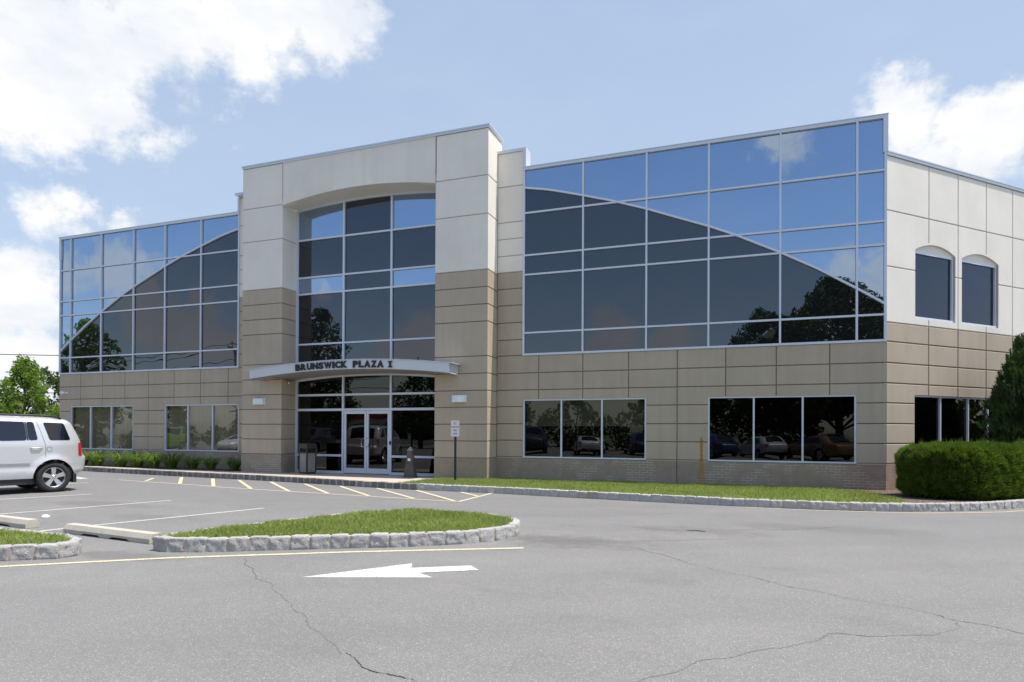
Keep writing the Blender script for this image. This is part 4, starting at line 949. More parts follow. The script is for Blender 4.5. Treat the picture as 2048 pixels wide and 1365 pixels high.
def car(loc, ang, paint_m, spec, label, group=None, name='parked_car', fine=.06):
    root = empty(name, loc, ang, label, spec['cat'], group)
    top = smooth(spec['top'], 2); wb = spec['wb']; rw = spec['rw']; ra = rw+.075; zs_ = spec['sill']; HW = spec['hw']; belt = spec['belt']
    def arc(cx):
        z0 = zs_; a0 = math.acos(min(1, max(-1, (z0-rw)/ra)))  # angle from vertical
        return [(cx+ra*math.sin(t), rw+ra*math.cos(t)) for t in np.linspace(a0, -a0, 15)]
    bot = arc(wb)+arc(0)
    outline = top+[(x, z) for x, z in bot]
    xr, xf = top[0][0], top[-1][0]
    ztop = max(z for x, z in top)
    def yf(x, z, off=0):
        hw = HW - max(0, (z-belt))**1.25*spec['tumble'] - max(0, .55-z)**2*.6
        hw += .035*max(0, 1-abs(math.hypot(x-0, z-rw)-ra)/.12)*(1 if z < rw+ra+.15 else 0)+.035*max(0, 1-abs(math.hypot(x-wb, z-rw)-ra)/.12)
        hw -= .012*math.exp(-((z-.62)/.05)**2)
        e = max(0, (xr+.7-x)/.7); hw -= .11*e**2.2; e = max(0, (x-(xf-.8))/.8); hw -= .16*e**2.2
        d = dist_poly(x, z, top); r0 = .13
        if d < r0: hw -= r0-math.sqrt(max(0, r0*r0-(r0-d)**2))
        return hw+off
    def dx(x, y):
        k = (abs(y)/HW)**4
        if x < -.45: x = -.45+(x+.45)*(1-spec.get('sh', .34)*k)
        if x > wb+.4: x = wb+.4+(x-wb-.4)*(1-.38*k)
        return x
    def panel_bm(poly, off, side, step=fine):
        bm = bmesh.new(); vs = [bm.verts.new((x, 0, z)) for x, z in poly]; bm.faces.new(vs)
        bmesh.ops.triangulate(bm, faces=bm.faces[:])
        xs = [p[0] for p in poly]; zs = [p[1] for p in poly]
        for k in np.arange(min(xs)+step/2, max(xs), step): bmesh.ops.bisect_plane(bm, geom=bm.verts[:]+bm.edges[:]+bm.faces[:], plane_co=(k, 0, 0), plane_no=(1, 0, 0))
        for k in np.arange(min(zs)+step/2, max(zs), step*.7): bmesh.ops.bisect_plane(bm, geom=bm.verts[:]+bm.edges[:]+bm.faces[:], plane_co=(0, 0, k), plane_no=(0, 0, 1))
        for v in bm.verts:
            y = yf(v.co.x, v.co.z, off); v.co = (dx(v.co.x, y), y*side, v.co.z)
        return bm
    def join(bms, name, mat, parent, smooth_=True, dbl=1e-4):
        me = bpy.data.meshes.new(name); b = bmesh.new()
        for q_ in bms:
            t = bpy.data.meshes.new('t'); q_.to_mesh(t); b.from_mesh(t); bpy.data.meshes.remove(t); q_.free()
        bmesh.ops.remove_doubles(b, verts=b.verts, dist=dbl); bmesh.ops.recalc_face_normals(b, faces=b.faces); b.to_mesh(me); b.free()
        return link(name, me, mat, parent, smooth_)
    def mid_bm(seg, off=0, inset=0, ny=10):
        b = bmesh.new(); rows = []
        for i, (x, z) in enumerate(seg):
            if off:
                j0, j1 = max(0, i-1), min(len(seg)-1, i+1); t = Vector((seg[j1][0]-seg[j0][0], seg[j1][1]-seg[j0][1])).normalized(); x -= t.y*off; z += t.x*off
            y0 = yf(x, z) if not off else yf(*seg[i])-inset
            row = []
            for k in range(ny+1):
                y = y0*(1-2*k/ny); cr = .035*(1-(y/y0)**2) if z > 1.0 else 0
                row.append(b.verts.new((dx(x, y), y, z+cr)))
            rows.append(row)
        for r0, r1 in zip(rows, rows[1:]):
            for k in range(ny): b.faces.new((r0[k], r0[k+1], r1[k+1], r1[k]))
        return b
    seg = resample(top, .05); seg = [(p.x, p.y) for p in seg]
    outl2 = seg+bot
    body = join([panel_bm(outl2, 0, 1), panel_bm(outl2, 0, -1), mid_bm(seg)], 'body', paint_m, root)
    ub = MB(); ub.box(xr+.3, xf-.3, -HW+.14, HW-.14, .22, .62); ub.box(xr+.25, -ra-.02, -HW+.1, HW-.1, .3, .6)
    ub.box(ra-.0, wb-ra, -HW+.05, -HW+.10, .22, zs_+.02); ub.box(ra-.0, wb-ra, HW-.10, HW-.05, .22, zs_+.02); ub.box(xr+.12, -ra, -HW+.22, HW-.22, .36, zs_+.06); ub.build('underbody', M_BLK, root)
    for s in (1, -1):
        for cx_ in (0, wb):
            well = MB(); aa = np.linspace(-.15, math.pi+.15, 16)
            for a0, a1 in zip(aa, aa[1:]):
                P = lambda a, y: (cx_+(ra+.004)*math.cos(a), y, rw+(ra+.004)*math.sin(a))
                well.add([P(a0, s*(HW-.035)), P(a1, s*(HW-.035)), P(a1, s*(HW-.35)), P(a0, s*(HW-.35))], [(0, 1, 2, 3)])
            well.build('wheel_arch', M_BLK, root)
            w = empty('wheel', (cx_, s*(HW-.135), rw)); w.parent = root
            t = MB(); t.lathe([(rw*.62, -.12), (rw*.90, -.125), (rw*.985, -.10), (rw, -.05), (rw, .05), (rw*.985, .10), (rw*.90, .125), (rw*.80, .13), (rw*.66, .115), (rw*.62, .09)], 40, 'y')
            o = t.build('tyre', M_TYRE, w, smooth=True)
            ri = MB(); ri.lathe([(rw*.64, .118), (rw*.66, .124), (rw*.62, .115), (rw*.60, .06), (rw*.59, -.05)], 40, 'y')
            for k in range(5):
                a = 2*math.pi*k/5+math.pi/2; ca, sa = math.cos(a), math.sin(a)
                def Q(r0, w0, y): return (r0*ca-w0*sa, y, r0*sa+w0*ca)
                ri.add([Q(.04, -.035, .10), Q(.04, .035, .10), Q(rw*.62, .055, .105), Q(rw*.62, -.055, .105), Q(.04, -.045, .05), Q(.04, .045, .05), Q(rw*.62, .07, .06), Q(rw*.62, -.07, .06)], [(0, 1, 2, 3), (0, 4, 7, 3), (1, 5, 6, 2), (0, 1, 5, 4)])
            ri.lathe([(0, .112), (.035, .11), (.05, .10), (.08, .095), (.085, .05)], 20, 'y')
            for k in range(5):
                a = 2*math.pi*(k+.5)/5+math.pi/2; ri.lathe([(0, .115), (.011, .113), (.012, .09)], 8, 'y', (.062*math.cos(a), 0, .062*math.sin(a)))
            o2 = ri.build('rim', M_RIM, w); 
            dk = MB(); dk.lathe([(0, .03), (rw*.6, .03)], 24, 'y'); o3 = dk.build('brake_disc', M_BLK, w)
            if s == -1:
                for q_ in (o, o2, o3): q_.rotation_euler = (0, 0, math.pi)
        for k_, gp_ in enumerate(spec['glass']):
            g_ = roundp(gp_)
            join([panel_bm(g_, .006, s)], 'side_window', M_CARG, root)
        for gp_ in spec['black']: join([panel_bm(gp_, .004, s)], 'pillar_trim', M_BLK, root)
        for gp_ in spec['seams']:      # shut lines: thin dark strips
            P = resample(gp_, .04); q_ = [(p.x, p.y) for p in P]; w_ = .0035; bmx = MB(); V = []
            for i in range(len(q_)):
                t = Vector((q_[min(i+1, len(q_)-1)][0]-q_[max(0, i-1)][0], q_[min(i+1, len(q_)-1)][1]-q_[max(0, i-1)][1])).normalized()
                for sg in (-1, 1):
                    x, z = q_[i][0]-t.y*w_*sg, q_[i][1]+t.x*w_*sg; y = yf(x, z, .003); V.append((dx(x, y), y*s, z))
            bmx.add(V, [(2*i, 2*i+1, 2*i+3, 2*i+2) for i in range(len(q_)-1)]); bmx.build('shut_line', M_BLK, root)
        for (x0, x1, z) in spec['handles']:
            h = MB(); V = []
            xm = (x0+x1)/2
            h.tube([(x0, s*(yf(x0, z)-.0), z), (x0+.03, s*(yf(x0, z)+.03), z+.003), (x1-.03, s*(yf(x1, z)+.03), z+.003), (x1, s*yf(x1, z), z)], .016, 8); h.build('door_handle', paint_m, root, smooth=True)
        for (x0, x1, z0, z1) in spec['mould']:
            join([panel_bm([(x0, z0), (x1, z0), (x1, z1), (x0, z1)], .020, s, .1)], 'side_moulding', paint_m, root)
        if spec.get('rails'):
            h = MB(); x0, x1 = spec['rails']; zt = lambda x: max(zz for xx, zz in seg if abs(xx-x) < .08)
            X_ = np.linspace(x0, x1, 12); h.tube([(x, s*(yf(x, zt(x)-.02)-.03), zt(x)+(.0 if i in (0, 11) else .05)) for i, x in enumerate(X_)], .022, 8); h.build('roof_rail', M_BLK, root, smooth=True)
        join([panel_bm(spec['tail'], .010, s)], 'tail_light', M_RED, root)
        fl = MB(); fl.box(-ra-.05, -ra+.03, *sorted((s*(HW-.26), s*(HW-.03))), .22, .44); 
        if spec.get('flap'): fl.build('mud_flap', M_BLK, root, bevel=.008)
    # front and rear glass
    for nm, (a, b_) in (('windscreen', spec['ws']), ('rear_window', spec['rg'])):
        s_ = [p for p in seg if a[0] <= p[0] <= b_[0] and min(a[1], b_[1]) <= p[1] <= max(a[1], b_[1])]
        if len(s_) > 2: join([mid_bm(s_, .008, .10)], nm, M_CARG, root)
    return root
SUVS = dict(cat='car', wb=2.775, rw=.37, sill=.36, hw=.97, belt=1.15, tumble=.25, sh=.28,
  top=[(-.50, .42), (-.72, .45), (-.80, .56), (-.83, .84), (-.80, .88), (-.74, .91), (-.70, 1.20), (-.64, 1.36), (-.50, 1.64), (-.42, 1.76), (-.30, 1.81), (.4, 1.84), (1.3, 1.845), (1.75, 1.81), (2.0, 1.73), (2.75, 1.24), (2.95, 1.17), (3.5, 1.08), (3.68, 1.0), (3.76, .75), (3.78, .5), (3.6, .38), (3.3, .36)],
  glass=[[(-.375, 1.28), (.09, 1.28), (.21, 1.72), (-.24, 1.70)], [(.335, 1.29), (.52, 1.28), (.55, 1.73), (.41, 1.73)], [(.56, 1.28), (1.10, 1.27), (1.10, 1.74), (.59, 1.73)], [(1.34, 1.27), (2.35, 1.24), (2.28, 1.34), (1.86, 1.68), (1.34, 1.74)]],
  black=[[(.525, 1.28), (.555, 1.28), (.585, 1.73), (.555, 1.73)], [(1.11, 1.27), (1.33, 1.27), (1.33, 1.74), (1.11, 1.74)]],
  seams=[[(.10+.055*math.cos(t_), 1.06+.065*math.sin(t_)) for t_ in np.linspace(0, 6.28, 16)], [(.18, .86), (.18, 1.15), (.27, 1.50), (.35, 1.76)], [(1.18, .38), (1.18, 1.26)], [(2.62, .9), (2.55, 1.2)]],
  handles=[(.255, .49, 1.09), (1.26, 1.50, 1.09)], mould=[(.49, 1.155, .735, .79), (1.21, 2.25, .735, .79)], rails=(-.22, 1.75), tail=[(-.70, .88), (-.60, .88), (-.585, 1.21), (-.70, 1.21)],
  ws=((2.0, 1.25), (2.75, 1.72)), rg=((-.70, 1.2), (-.42, 1.72)), flap=True)
def roundp(poly, r=.05):
    out = []; n = len(poly)
    for i in range(n):
        p = Vector(poly[i]); a = Vector(poly[i-1])-p; b = Vector(poly[(i+1) % n])-p; ra = min(r, a.length*.35); rb = min(r, b.length*.35)
        A = p+a.normalized()*ra; Bq = p+b.normalized()*rb
        for t in (0, .33, .67, 1): q = A*(1-t)**2+p*2*t*(1-t)+Bq*t*t; out.append((q.x, q.y))
    return out
nose = Vector((-.277, -.961, 0)); left = Vector((.961, -.277, 0))
ctr = Vector((-16.05, 10.92, RZ))-left*.965
car(tuple(ctr), math.atan2(nose.y, nose.x), M_SILV, SUVS, 'silver sport utility vehicle parked in the stall at the left picture edge')
SED = dict(cat='car', wb=2.7, rw=.32, sill=.30, hw=.89, belt=.92, tumble=.42,
  top=[(-.85, .40), (-1.02, .5), (-1.05, .78), (-1.0, .98), (-.55, 1.02), (-.05, 1.33), (.35, 1.43), (1.1, 1.44), (1.5, 1.36), (2.25, .98), (3.2, .86), (3.5, .72), (3.55, .45), (3.35, .32)],
  glass=[[(-.05, 1.0), (.62, .98), (.62, 1.33), (.25, 1.33)], [(.72, .98), (1.95, .97), (1.45, 1.30), (.72, 1.35)]], black=[[(.62, .98), (.72, .98), (.72, 1.34), (.62, 1.34)]],
  seams=[[(.67, .34), (.67, .98)]], handles=[(.15, .35, .88), (.95, 1.15, .88)], mould=[], tail=[(-1.0, .78), (-.72, .82), (-.72, .95), (-1.0, .95)], ws=((1.4, .98), (2.25, 1.36)), rg=((-.6, 1.02), (.2, 1.4)))
# ------------------------------------------------------------------ cars behind the camera, seen mirrored in the glass
def yaw(v): return math.atan2(v[1], v[0])
GRP = 'parked cars mirrored in the ground floor glass'
prot = {}
def put(key, spec, col, loc, ang, lab):
    mat = carpaint('paint_'+key, col, .2)
    if spec['cat']+key in prot: return
    k = 's' if spec is SUVS else 'c'
    if k not in prot:
        prot[k] = car((loc[0], loc[1], RZ), ang, mat, spec, lab, GRP, fine=.14); prot[k+'m'] = mat
    else:
        c = copy_tree(prot[k]); c.location = (loc[0], loc[1], RZ); c.rotation_euler = (0, 0, ang); c['label'] = lab
        for ch in [o for o in bpy.data.objects if o.parent is c]:
            if ch.data and ch.data.materials and ch.data.materials[0] is prot[k+'m']:
                ch.material_slots[0].link = 'OBJECT'; ch.material_slots[0].material = mat
put('white', SED, (.7, .7, .7), (-11.2, -9.5), R(250), 'white saloon mirrored in the window right of the entrance')
put('black', SUVS, (.02, .02, .025), (-15.2, -8), R(70), 'black utility vehicle mirrored left of the white saloon')
put('navy', SED, (.02, .03, .08), (-7.6, -10), R(250), 'navy saloon mirrored right of the white saloon')
put('gold', SED, (.20, .11, .035), (4.6, -5), R(240), 'copper saloon mirrored in the window nearest the corner')
put('pale', SED, (.55, .58, .6), (1.4, -7), R(245), 'pale grey saloon mirrored beside the copper one')
put('blue', SED, (.03, .05, .14), (-1.6, -6.5), R(245), 'dark blue saloon mirrored near the left mullion of the corner window')
put('grey', SUVS, (.35, .36, .33), (-23, 0.5), R(75), 'grey utility vehicle mirrored in the entrance doors')
put('darkgrey', SUVS, (.05, .05, .06), (-27.3, 1), R(75), 'charcoal utility vehicle mirrored left of the doors')
put('lime', SUVS, (.22, .42, .03), (-42, 0), R(80), 'lime green utility vehicle mirrored in the blinds window')
put('chalk', SED, (.7, .7, .7), (-38, -3.4), R(80), 'white saloon mirrored in the window beside the entrance column')
put('brown', SUVS, (.10, .08, .06), (-33, -2), R(75), 'brown utility vehicle mirrored between the lime and grey ones')

# ================================================================== planting
def leaves(centres, radii, per, size, flat=.6, jit=1.0):
    out = []
    for c, r in zip(centres, radii):
        n = int(per*r*r); d = rng.normal(size=(n, 3)); d /= np.linalg.norm(d, axis=1)[:, None]
        p = np.array(c)+d*(r*np.array([1, 1, .8]))*rng.uniform(.55, 1.05, (n, 1))
        nrm = d+rng.normal(size=(n, 3))*.7; nrm /= np.linalg.norm(nrm, axis=1)[:, None]
        a = np.cross(nrm, rng.normal(size=(n, 3))); a /= np.linalg.norm(a, axis=1)[:, None]; b = np.cross(nrm, a)
        s = size*rng.uniform(.6, 1.25, (n, 1))
        out.append(np.stack([p-a*s, p-b*s*.55, p+a*s, p+b*s*.55], 1))
    return np.concatenate(out).reshape(-1, 3)
def tree(loc, h, cw, label, mat, kind='shade_tree', leaf=.12, per=240, nl=60, base=.25, group=None, conic=0.0):
    root = empty(kind, loc, 0, label, 'tree', group)
    mb = MB(); mb.tube([(0, 0, 0), (.05, .03, h*.25), (-.03, .05, h*.55), (.02, 0, h*.85)], [h*.024, h*.018, h*.012, h*.004], 8)
    cs, rs = [], []
    for i in range(nl):
        t = (i+.5)/nl; z = h*(base+(1-base)*t*.97)
        w = math.sin(math.pi*min(1, (t*.86+.14))**(.75))**.6 if not conic else (1-t)**.8*1.0+.06
        a = i*2.4+random.uniform(-.4, .4); rad = cw*w*random.uniform(.45, .95); r0 = cw*random.uniform(.20, .34)*(1-.35*t)*(.62 if conic else 1)
        c = (rad*math.cos(a), rad*math.sin(a), z-(r0*.3)); cs.append(c); rs.append(r0)
        if i % 2 == 0: mb.tube([(0, 0, max(h*.12, z-rad*.8)), (c[0]*.5, c[1]*.5, z-rad*.3), c], [h*.008, h*.005, h*.002], 5)
    cs.append((0, 0, h*.95)); rs.append(cw*.2)
    mb.build('trunk', M_BARK, root, smooth=True)
    np_mesh('crown', leaves(cs, rs, per, leaf), 4, mat, root); return root
tree((-58.0, 36.9, RZ), 7.7, 4.1, 'bright green young tree standing behind the silver car, left of the building', M_TREE, leaf=.15, per=210, nl=130, base=.03, conic=1)
tree((-69.0, 45.8, RZ), 8.0, 3.4, 'dark tree peeping out at the far left edge of the building', M_OAK, leaf=.20, per=150, nl=40, base=.05)
tree((-57, 39.2, RZ), 3.6, 1.9, 'low light green tree touching the left building corner', M_TREE, leaf=.15, per=300, nl=30, base=.02)
tree((-66, 37.6, RZ), 7.0, 3.4, 'darker tree at the far left edge behind the bright green one', M_OAK, leaf=.2, per=150, nl=36, base=.05)
# trees across the road, seen mirrored
G2 = 'trees across the lot mirrored in the glass'
tree((1.2, -19, RZ), 11.6, 4.4, 'dark tree behind the camera, left half of the mirrored pair', M_OAK, leaf=.2, per=170, nl=60, group=G2)
tree((6.3, -18.5, RZ), 13.8, 5.6, 'tall dark oak behind the camera mirrored high in the right wing', M_OAK, leaf=.2, per=190, nl=80, group=G2)
tree((-32.6, -6, RZ), 11.6, 3.2, 'slim tree mirrored at the left of the entrance glass', M_OAK, leaf=.17, per=190, nl=60, group=G2)
tree((-28.0, -15, RZ), 7.5, 3.2, 'round tree mirrored at the right of the entrance glass', M_OAK, leaf=.17, per=170, nl=50, group=G2)
tree((-47.5, 3, RZ), 10.2, 3.0, 'green tree mirrored at the outer end of the left wing', M_TREE, leaf=.17, per=190, nl=60, group=G2)
LOW = [(31, 26, 4.4, 3.8, 'low unseen tree added to darken the ribbon window reflection'), (33, 30.5, 7.6, 3.6, 'taller tree mirrored at the foot of the second arched window'), (31, 34.5, 4.6, 3.8, 'low unseen tree added to darken the far side of the ribbon window'), (-3.5, -23, 5.2, 3.2, 'broad low tree mirrored just left of the corner window'), (-9.5, -23, 5.0, 3.6, 'broad low tree mirrored above the white saloon'), (-15.5, -22, 5.0, 3.4, 'low tree mirrored above the black utility vehicle'), (3, -24, 5.4, 3.4, 'low tree filling the gap under the mirrored oak'), (13, -22, 8, 5, 'bulky tree mirrored beyond the corner window'), (-21, -22, 4.6, 3.4, 'low tree mirrored between window and entrance column'),  # both low ribbon window trees are added, unseen, to darken its bright reflection
 (-43, -9, 4.4, 3.2, 'low tree mirrored behind the lime vehicle'), (-49, -5, 4.9, 3.4, 'rounded tree mirrored above the stop sign'), (-55, -1, 5.6, 3.6, 'rounded tree mirrored beside the left corner'), (-37.5, -11, 4.2, 3.0, 'low tree mirrored above the white car by the entrance'), (-53, 7, 4.8, 3.2, 'low tree mirrored at the far left of the blinds window')]
for x, y, h, w, lab in LOW: tree((x, y, RZ), h, w, lab, M_OAK, leaf=.24, per=95, nl=34, base=.02, group=G2)
# pole, wires, stop sign, shop across the road
def wires(pts_list, r, label, name='overhead_cable'):
    for (a, b, sag, lab) in pts_list:
        P = []
        for i in range(15):
            t = i/14; P.append((a[0]+(b[0]-a[0])*t, a[1]+(b[1]-a[1])*t, a[2]+(b[2]-a[2])*t-sag*4*t*(1-t)))
        m_ = MB(); m_.tube(P, r, 5); tag(m_.build(name, M_BLK), lab, 'cable')
wires([((-66, 24, 7.35), (-30, 40, 7.1), .35, 'thick cable crossing the sky to the upper left building edge'), ((-60, 33, 4.6), (-34, 45, 4.4), .1, 'upper thin cable beside the green tree'), ((-60, 36.5, 4.0), (-34, 46, 3.7), .1, 'lower thin cable beside the green tree')], .028, '')
def pole(x, y, h, lab):
    r_ = empty('utility_pole', (x, y, RZ), 0, lab, 'utility pole', 'utility poles mirrored in the glass'); b = MB(); b.tube([(0, 0, 0), (0, 0, h)], [.15, .10], 10); b.build('shaft', M_BARK, r_, smooth=True)
    b = MB(); b.box(-.05, .05, -1.1, 1.1, h-.7, h-.58); b.build('crossarm', M_BARK, r_)
pole(-43.6, -8, 9.5, 'pole mirrored beside the entrance column in the left wing'); pole(-29.8, -16.5, 8.6, 'pole mirrored in the right entrance panes')
wl = []
for k, (dz, n_) in enumerate(((9.2, 'top'), (8.7, 'second'), (7.6, 'third'), (6.6, 'lowest'))):
    wl.append(((-75, -1+.3*k, dz-RZ*0-1), (-43.6, -8+.4*k, dz), .9, n_+' cable span mirrored in the left wing')); wl.append(((-43.6, -8+.4*k, dz), (-29.8, -16.5+.3*k, dz-.9), .8, n_+' cable span mirrored in the entrance glass')); 
wires(wl, .03, '')
b = empty('shop_building', (-46, -34, RZ), 0, 'low white shop with a red fascia mirrored in the entrance doors', 'shop building')
q_ = MB(); q_.box(-16, 16, -6, 6, 0, 3.2); q_.build('wall', plain('shop_white', (.6, .58, .55), .8, var=.1), b); q_ = MB(); q_.box(-16.2, 16.2, -6.3, 6.3, 3.2, 3.9); q_.build('fascia', plain('shop_red', (.35, .03, .03), .6), b); q_ = MB()
for k in range(7): q_.box(-14+4*k, -11+4*k, 6.0, 6.05, .6, 2.6)
q_.build('window', M_CARG, b)
st = empty('stop_sign', (-35.6, 10.3, RZ), 0, 'red octagonal stop sign facing the building, mirrored in the left window', 'sign')
b = MB(); b.box(-.03, .03, -.04, 0, 0, 2.3); b.build('post', M_BLK, st)
oc = [(.38*math.cos(R(22.5+45*k))/math.cos(R(22.5)), .38*math.sin(R(22.5+45*k))/math.cos(R(22.5))) for k in range(8)]
oi_ = [(x*.94, z*.94) for x, z in oc]
b = MB(); b.add([(x, .002, 1.92+z) for x, z in oc]+[(x, .006, 1.92+z) for x, z in oc], [tuple(range(8)), tuple(range(8, 16))]+[(k, (k+1) % 8, 8+(k+1) % 8, 8+k) for k in range(8)]); pl_ = b.build('plate', M_WHITE, st)
b = MB(); b.add([(x, .0085, 1.92+z) for x, z in oi_], [tuple(range(8))]); b.build('red_face', M_SR, pl_)
o = sign_text('STOP', 1.92, .25, .55, M_WHITE, pl_, y=.011)
for v in o.data.vertices: v.co.x = -v.co.x
b = MB(); b.box(-.22, .22, .002, .006, 1.12, 1.46); b.build('plaque', M_WHITE, st)
o = sign_text('ALL WAY', 1.29, .10, .34, M_SD, pl_, y=.008)
for v in o.data.vertices: v.co.x = -v.co.x

def sprays(P, Nn, n_each, ln, w, upb, fan=.6):
    """flat needle sprays: narrow quads pointing outward and up"""
    n = len(P)*n_each; p = np.repeat(P, n_each, 0); d = np.repeat(Nn, n_each, 0)+rng.normal(size=(n, 3))*fan; d[:, 2] += upb; d /= np.linalg.norm(d, axis=1)[:, None]
    s = np.cross(d, rng.normal(size=(n, 3))); s /= np.linalg.norm(s, axis=1)[:, None]; l = ln*rng.uniform(.5, 1.2, (n, 1)); ww = w*rng.uniform(.6, 1.2, (n, 1))
    return np.stack([p-d*l*.3, p+s*ww+d*l*.35, p+d*l, p-s*ww+d*l*.35], 1).reshape(-1, 3)
def capsule_pts(c1, c2, r, h, n, z0):
    """points and normals on a clipped hedge: stadium plan, nearly square section"""
    c1 = np.array(c1); c2 = np.array(c2); ax = c2-c1; Ld = np.hypot(*ax); ax = ax/Ld; px = np.array([-ax[1], ax[0]]); a0 = math.atan2(ax[1], ax[0])
    per = 2*Ld+2*math.pi*r; out = []; nr = []
    for _ in range(n):
        u = rng.uniform(0, per)
        if u < Ld: c = c1+ax*u; d = px
        elif u < 2*Ld: c = c1+ax*(u-Ld); d = -px
        elif u < 2*Ld+math.pi*r: a = a0-math.pi/2+(u-2*Ld)/r; c = c2; d = np.array([math.cos(a), math.sin(a)])
        else: a = a0+math.pi/2+(u-2*Ld-math.pi*r)/r; c = c1; d = np.array([math.cos(a), math.sin(a)])
        t = rng.uniform(-1, 1); k = (1-abs(t)**5)**.2
        p = c+d*r*k; out.append((p[0], p[1], z0+h*.5*(1+t))); nr.append((d[0]*.95, d[1]*.95, .9*max(0, t)**4))
    for _ in range(int(n*.55)):
        t = rng.uniform(0, 1); c = c1+(c2-c1)*t; rho = math.sqrt(rng.uniform(0, 1))*.99; a = rng.uniform(0, 2*math.pi)
        out.append((c[0]+rho*r*math.cos(a), c[1]+rho*r*math.sin(a), z0+h*.5*(1+(1-rho**5)**.2))); nr.append((rho*.4*math.cos(a), rho*.4*math.sin(a), .9))
    return np.array(out), np.array(nr)
def hedge(loc, c1, c2, r, h, n, label, mat):
    root = empty('clipped_hedge', loc, 0, label, 'hedge'); P, Nn = capsule_pts(c1, c2, r, h, n, 0)
    from mathutils import noise as mn2
    q_ = np.array([mn2.noise(Vector(p_)*7.0)+.6*mn2.noise(Vector(p_)*16.0) for p_ in P]); big_ = np.array([mn2.noise(Vector(p_)*2.2+Vector((4, 1, 9))) for p_ in P])
    P = P+Nn*(.055*q_+.05*big_-.015)[:, None]; keep = rng.uniform(0, 1, len(P)) < np.clip(.62+q_*.9, .18, 1); P = P[keep]; Nn = Nn[keep]
    V = sprays(P, Nn, 13, .135, .0085, .6, .42); stray = rng.choice(len(P), 260); V = np.concatenate([V, sprays(P[stray]+Nn[stray]*.04, Nn[stray], 5, .20, .007, .7, .3)])
    np_mesh('foliage', V, 4, mat, root)
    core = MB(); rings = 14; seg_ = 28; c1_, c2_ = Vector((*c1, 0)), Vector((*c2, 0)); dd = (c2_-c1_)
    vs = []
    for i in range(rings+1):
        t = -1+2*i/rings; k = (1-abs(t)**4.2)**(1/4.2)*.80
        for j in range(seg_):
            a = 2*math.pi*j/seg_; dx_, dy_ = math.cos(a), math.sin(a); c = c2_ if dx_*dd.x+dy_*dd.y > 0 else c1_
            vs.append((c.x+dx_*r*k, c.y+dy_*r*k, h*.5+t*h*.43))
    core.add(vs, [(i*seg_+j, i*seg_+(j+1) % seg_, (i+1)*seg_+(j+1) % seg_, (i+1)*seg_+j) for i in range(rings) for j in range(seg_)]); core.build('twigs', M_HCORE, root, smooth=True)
    return root
hedge((4.45, 16.95, KT-.02), (-.30, -.25), (.42, .32), .92, 1.09, 15000, 'big clipped evergreen hedge rounded like a drum, nearest the kerb bend', M_HEDGE)
hedge((6.9, 18.9, KT-.02), (-.2, -.2), (.3, .3), .85, 1.15, 3600, 'second clipped hedge behind and right of the big one, cut by the picture edge', M_HEDGE)
def juniper(loc, h, w, n, label):
    root = empty('juniper_tree', loc, 0, label, 'juniper tree', 'junipers beside the angled wall'); t = rng.uniform(0, 1, n)**.85; a = rng.uniform(0, 2*np.pi, n)
    lob = .95+.26*np.sin(a*3+t*9)+.20*np.sin(a*5-t*21)+.16*np.sin(t*47+a*2)
    prof = w*np.interp(t, [0, .12, .35, .6, .82, .95, 1], [.78, 1, .95, .72, .40, .14, .02])*lob; rad = prof*rng.uniform(.62, 1.02, n)
    P = np.c_[rad*np.cos(a), rad*np.sin(a), .12+t*h*.96]; Nn = np.c_[np.cos(a)*.55, np.sin(a)*.55, np.full(n, .55)]
    V = sprays(P, Nn, 9, .16, .012, .8, .3)
    # ragged leader tips
    m_ = 150; ta = rng.uniform(0, 2*np.pi, m_); tt = rng.uniform(.35, .98, m_); tr_ = w*np.interp(tt, [0, .35, .6, .82, 1], [.8, .92, .72, .40, .03]); Q = []
    for k in range(m_):
        for s in np.linspace(0, .38, 8): Q.append([tr_[k]*math.cos(ta[k])*(1+.45*s), tr_[k]*math.sin(ta[k])*(1+.45*s), .12+tt[k]*h*.96+s])
    Q = np.array(Q); V = np.concatenate([V, sprays(Q, np.tile([0, 0, .8], (len(Q), 1)), 10, .10, .010, .5, .45)])
    np_mesh('crown', V, 4, M_JUN, root); mb = MB(); mb.tube([(0, 0, 0), (.03, 0, h*.5), (0, 0, h*.9)], [.07, .045, .01], 8)
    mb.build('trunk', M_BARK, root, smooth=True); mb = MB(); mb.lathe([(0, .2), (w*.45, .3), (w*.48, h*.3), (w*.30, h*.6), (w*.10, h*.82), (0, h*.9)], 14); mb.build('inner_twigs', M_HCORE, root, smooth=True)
juniper((6.52, 19.95, 0), 3.7, .72, 9000, 'tall dark juniper standing before the angled wall, left one of the pair')
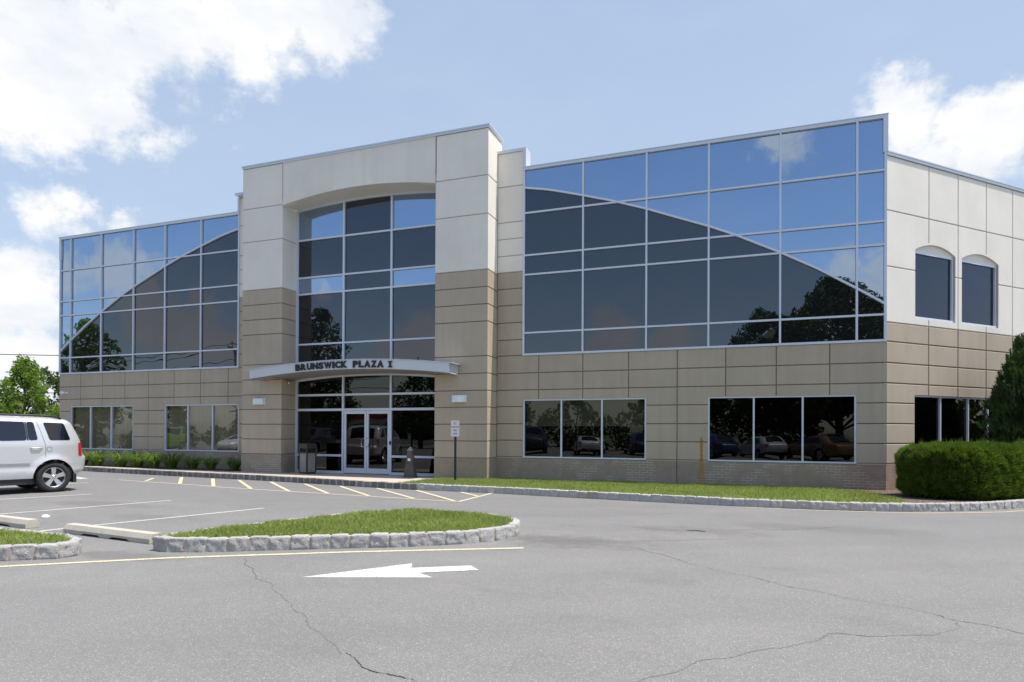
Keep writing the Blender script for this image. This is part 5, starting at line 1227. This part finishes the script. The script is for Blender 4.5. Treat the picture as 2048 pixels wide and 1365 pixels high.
juniper((7.5, 20.7, 0), 3.6, .85, 5000, 'juniper cut by the right picture edge')
# daylilies
lily = None; XL = [-26.1, -25.1, -24.1, -22.9, -22.1, -21.1, -20.3, -19.3, -18.3, -17.3]
LL_ = ['leftmost daylily clump, just clear of the silver car', 'second daylily clump from the silver car', 'third daylily clump from the car, under the left window edge', 'fourth daylily clump, below the pier between the windows', 'fullest daylily clump, before the pier between the left windows', 'daylily clump under the left mullion of the second window', 'daylily clump under the middle of the second window', 'shaded daylily clump under the right of the second window', 'sparse shaded daylily clump two short of the column', 'darkest small daylily clump beside the left entrance column']
for i, x in enumerate(XL):
    n_ = 230; a = rng.uniform(0, 2*np.pi, n_); l = rng.uniform(.30, .62, n_); r0 = rng.uniform(0, .12, n_); segs = []
    base = np.c_[np.cos(a)*r0, np.sin(a)*r0, np.zeros(n_)]; out = np.c_[np.cos(a), np.sin(a), np.zeros(n_)]; sd = np.c_[-np.sin(a), np.cos(a), np.zeros(n_)]*.009
    pr_ = [(0, 0, 1), (.22, .75, 1), (.55, .98, .8), (.88, .78, .15)]; L3 = []
    up_ = rng.uniform(.7, 1.15, n_)[:, None]
    for (o1, z1, w1), (o2, z2, w2) in zip(pr_, pr_[1:]):
        A = base+out*(l*o1)[:, None]*.85; A[:, 2] += (l*z1*.85)*up_[:, 0]; C_ = base+out*(l*o2)[:, None]*.85; C_[:, 2] += (l*z2*.85)*up_[:, 0]
        L3.append(np.stack([A-sd*w1, A+sd*w1, C_+sd*w2, C_-sd*w2], 1))
    V = np.stack(L3, 1).reshape(-1, 3)
    o = np_mesh('daylily_clump', V, 4, M_LILY)
    bm = bmesh.new(); bm.from_mesh(o.data); bmesh.ops.remove_doubles(bm, verts=bm.verts, dist=1e-6); bm.to_mesh(o.data); bm.free()
    o.location = (x, 18.12+.08*math.sin(i*2.1), .01); s = 1.35 if i < 7 else 1.1; o.scale = (s, s, s*.86); tag(o, LL_[i], 'plant', 'daylily clumps along the left wing')

for o in bpy.data.objects:
    if '_o' in o: del o['_o']
SC.render.engine = 'CYCLES'
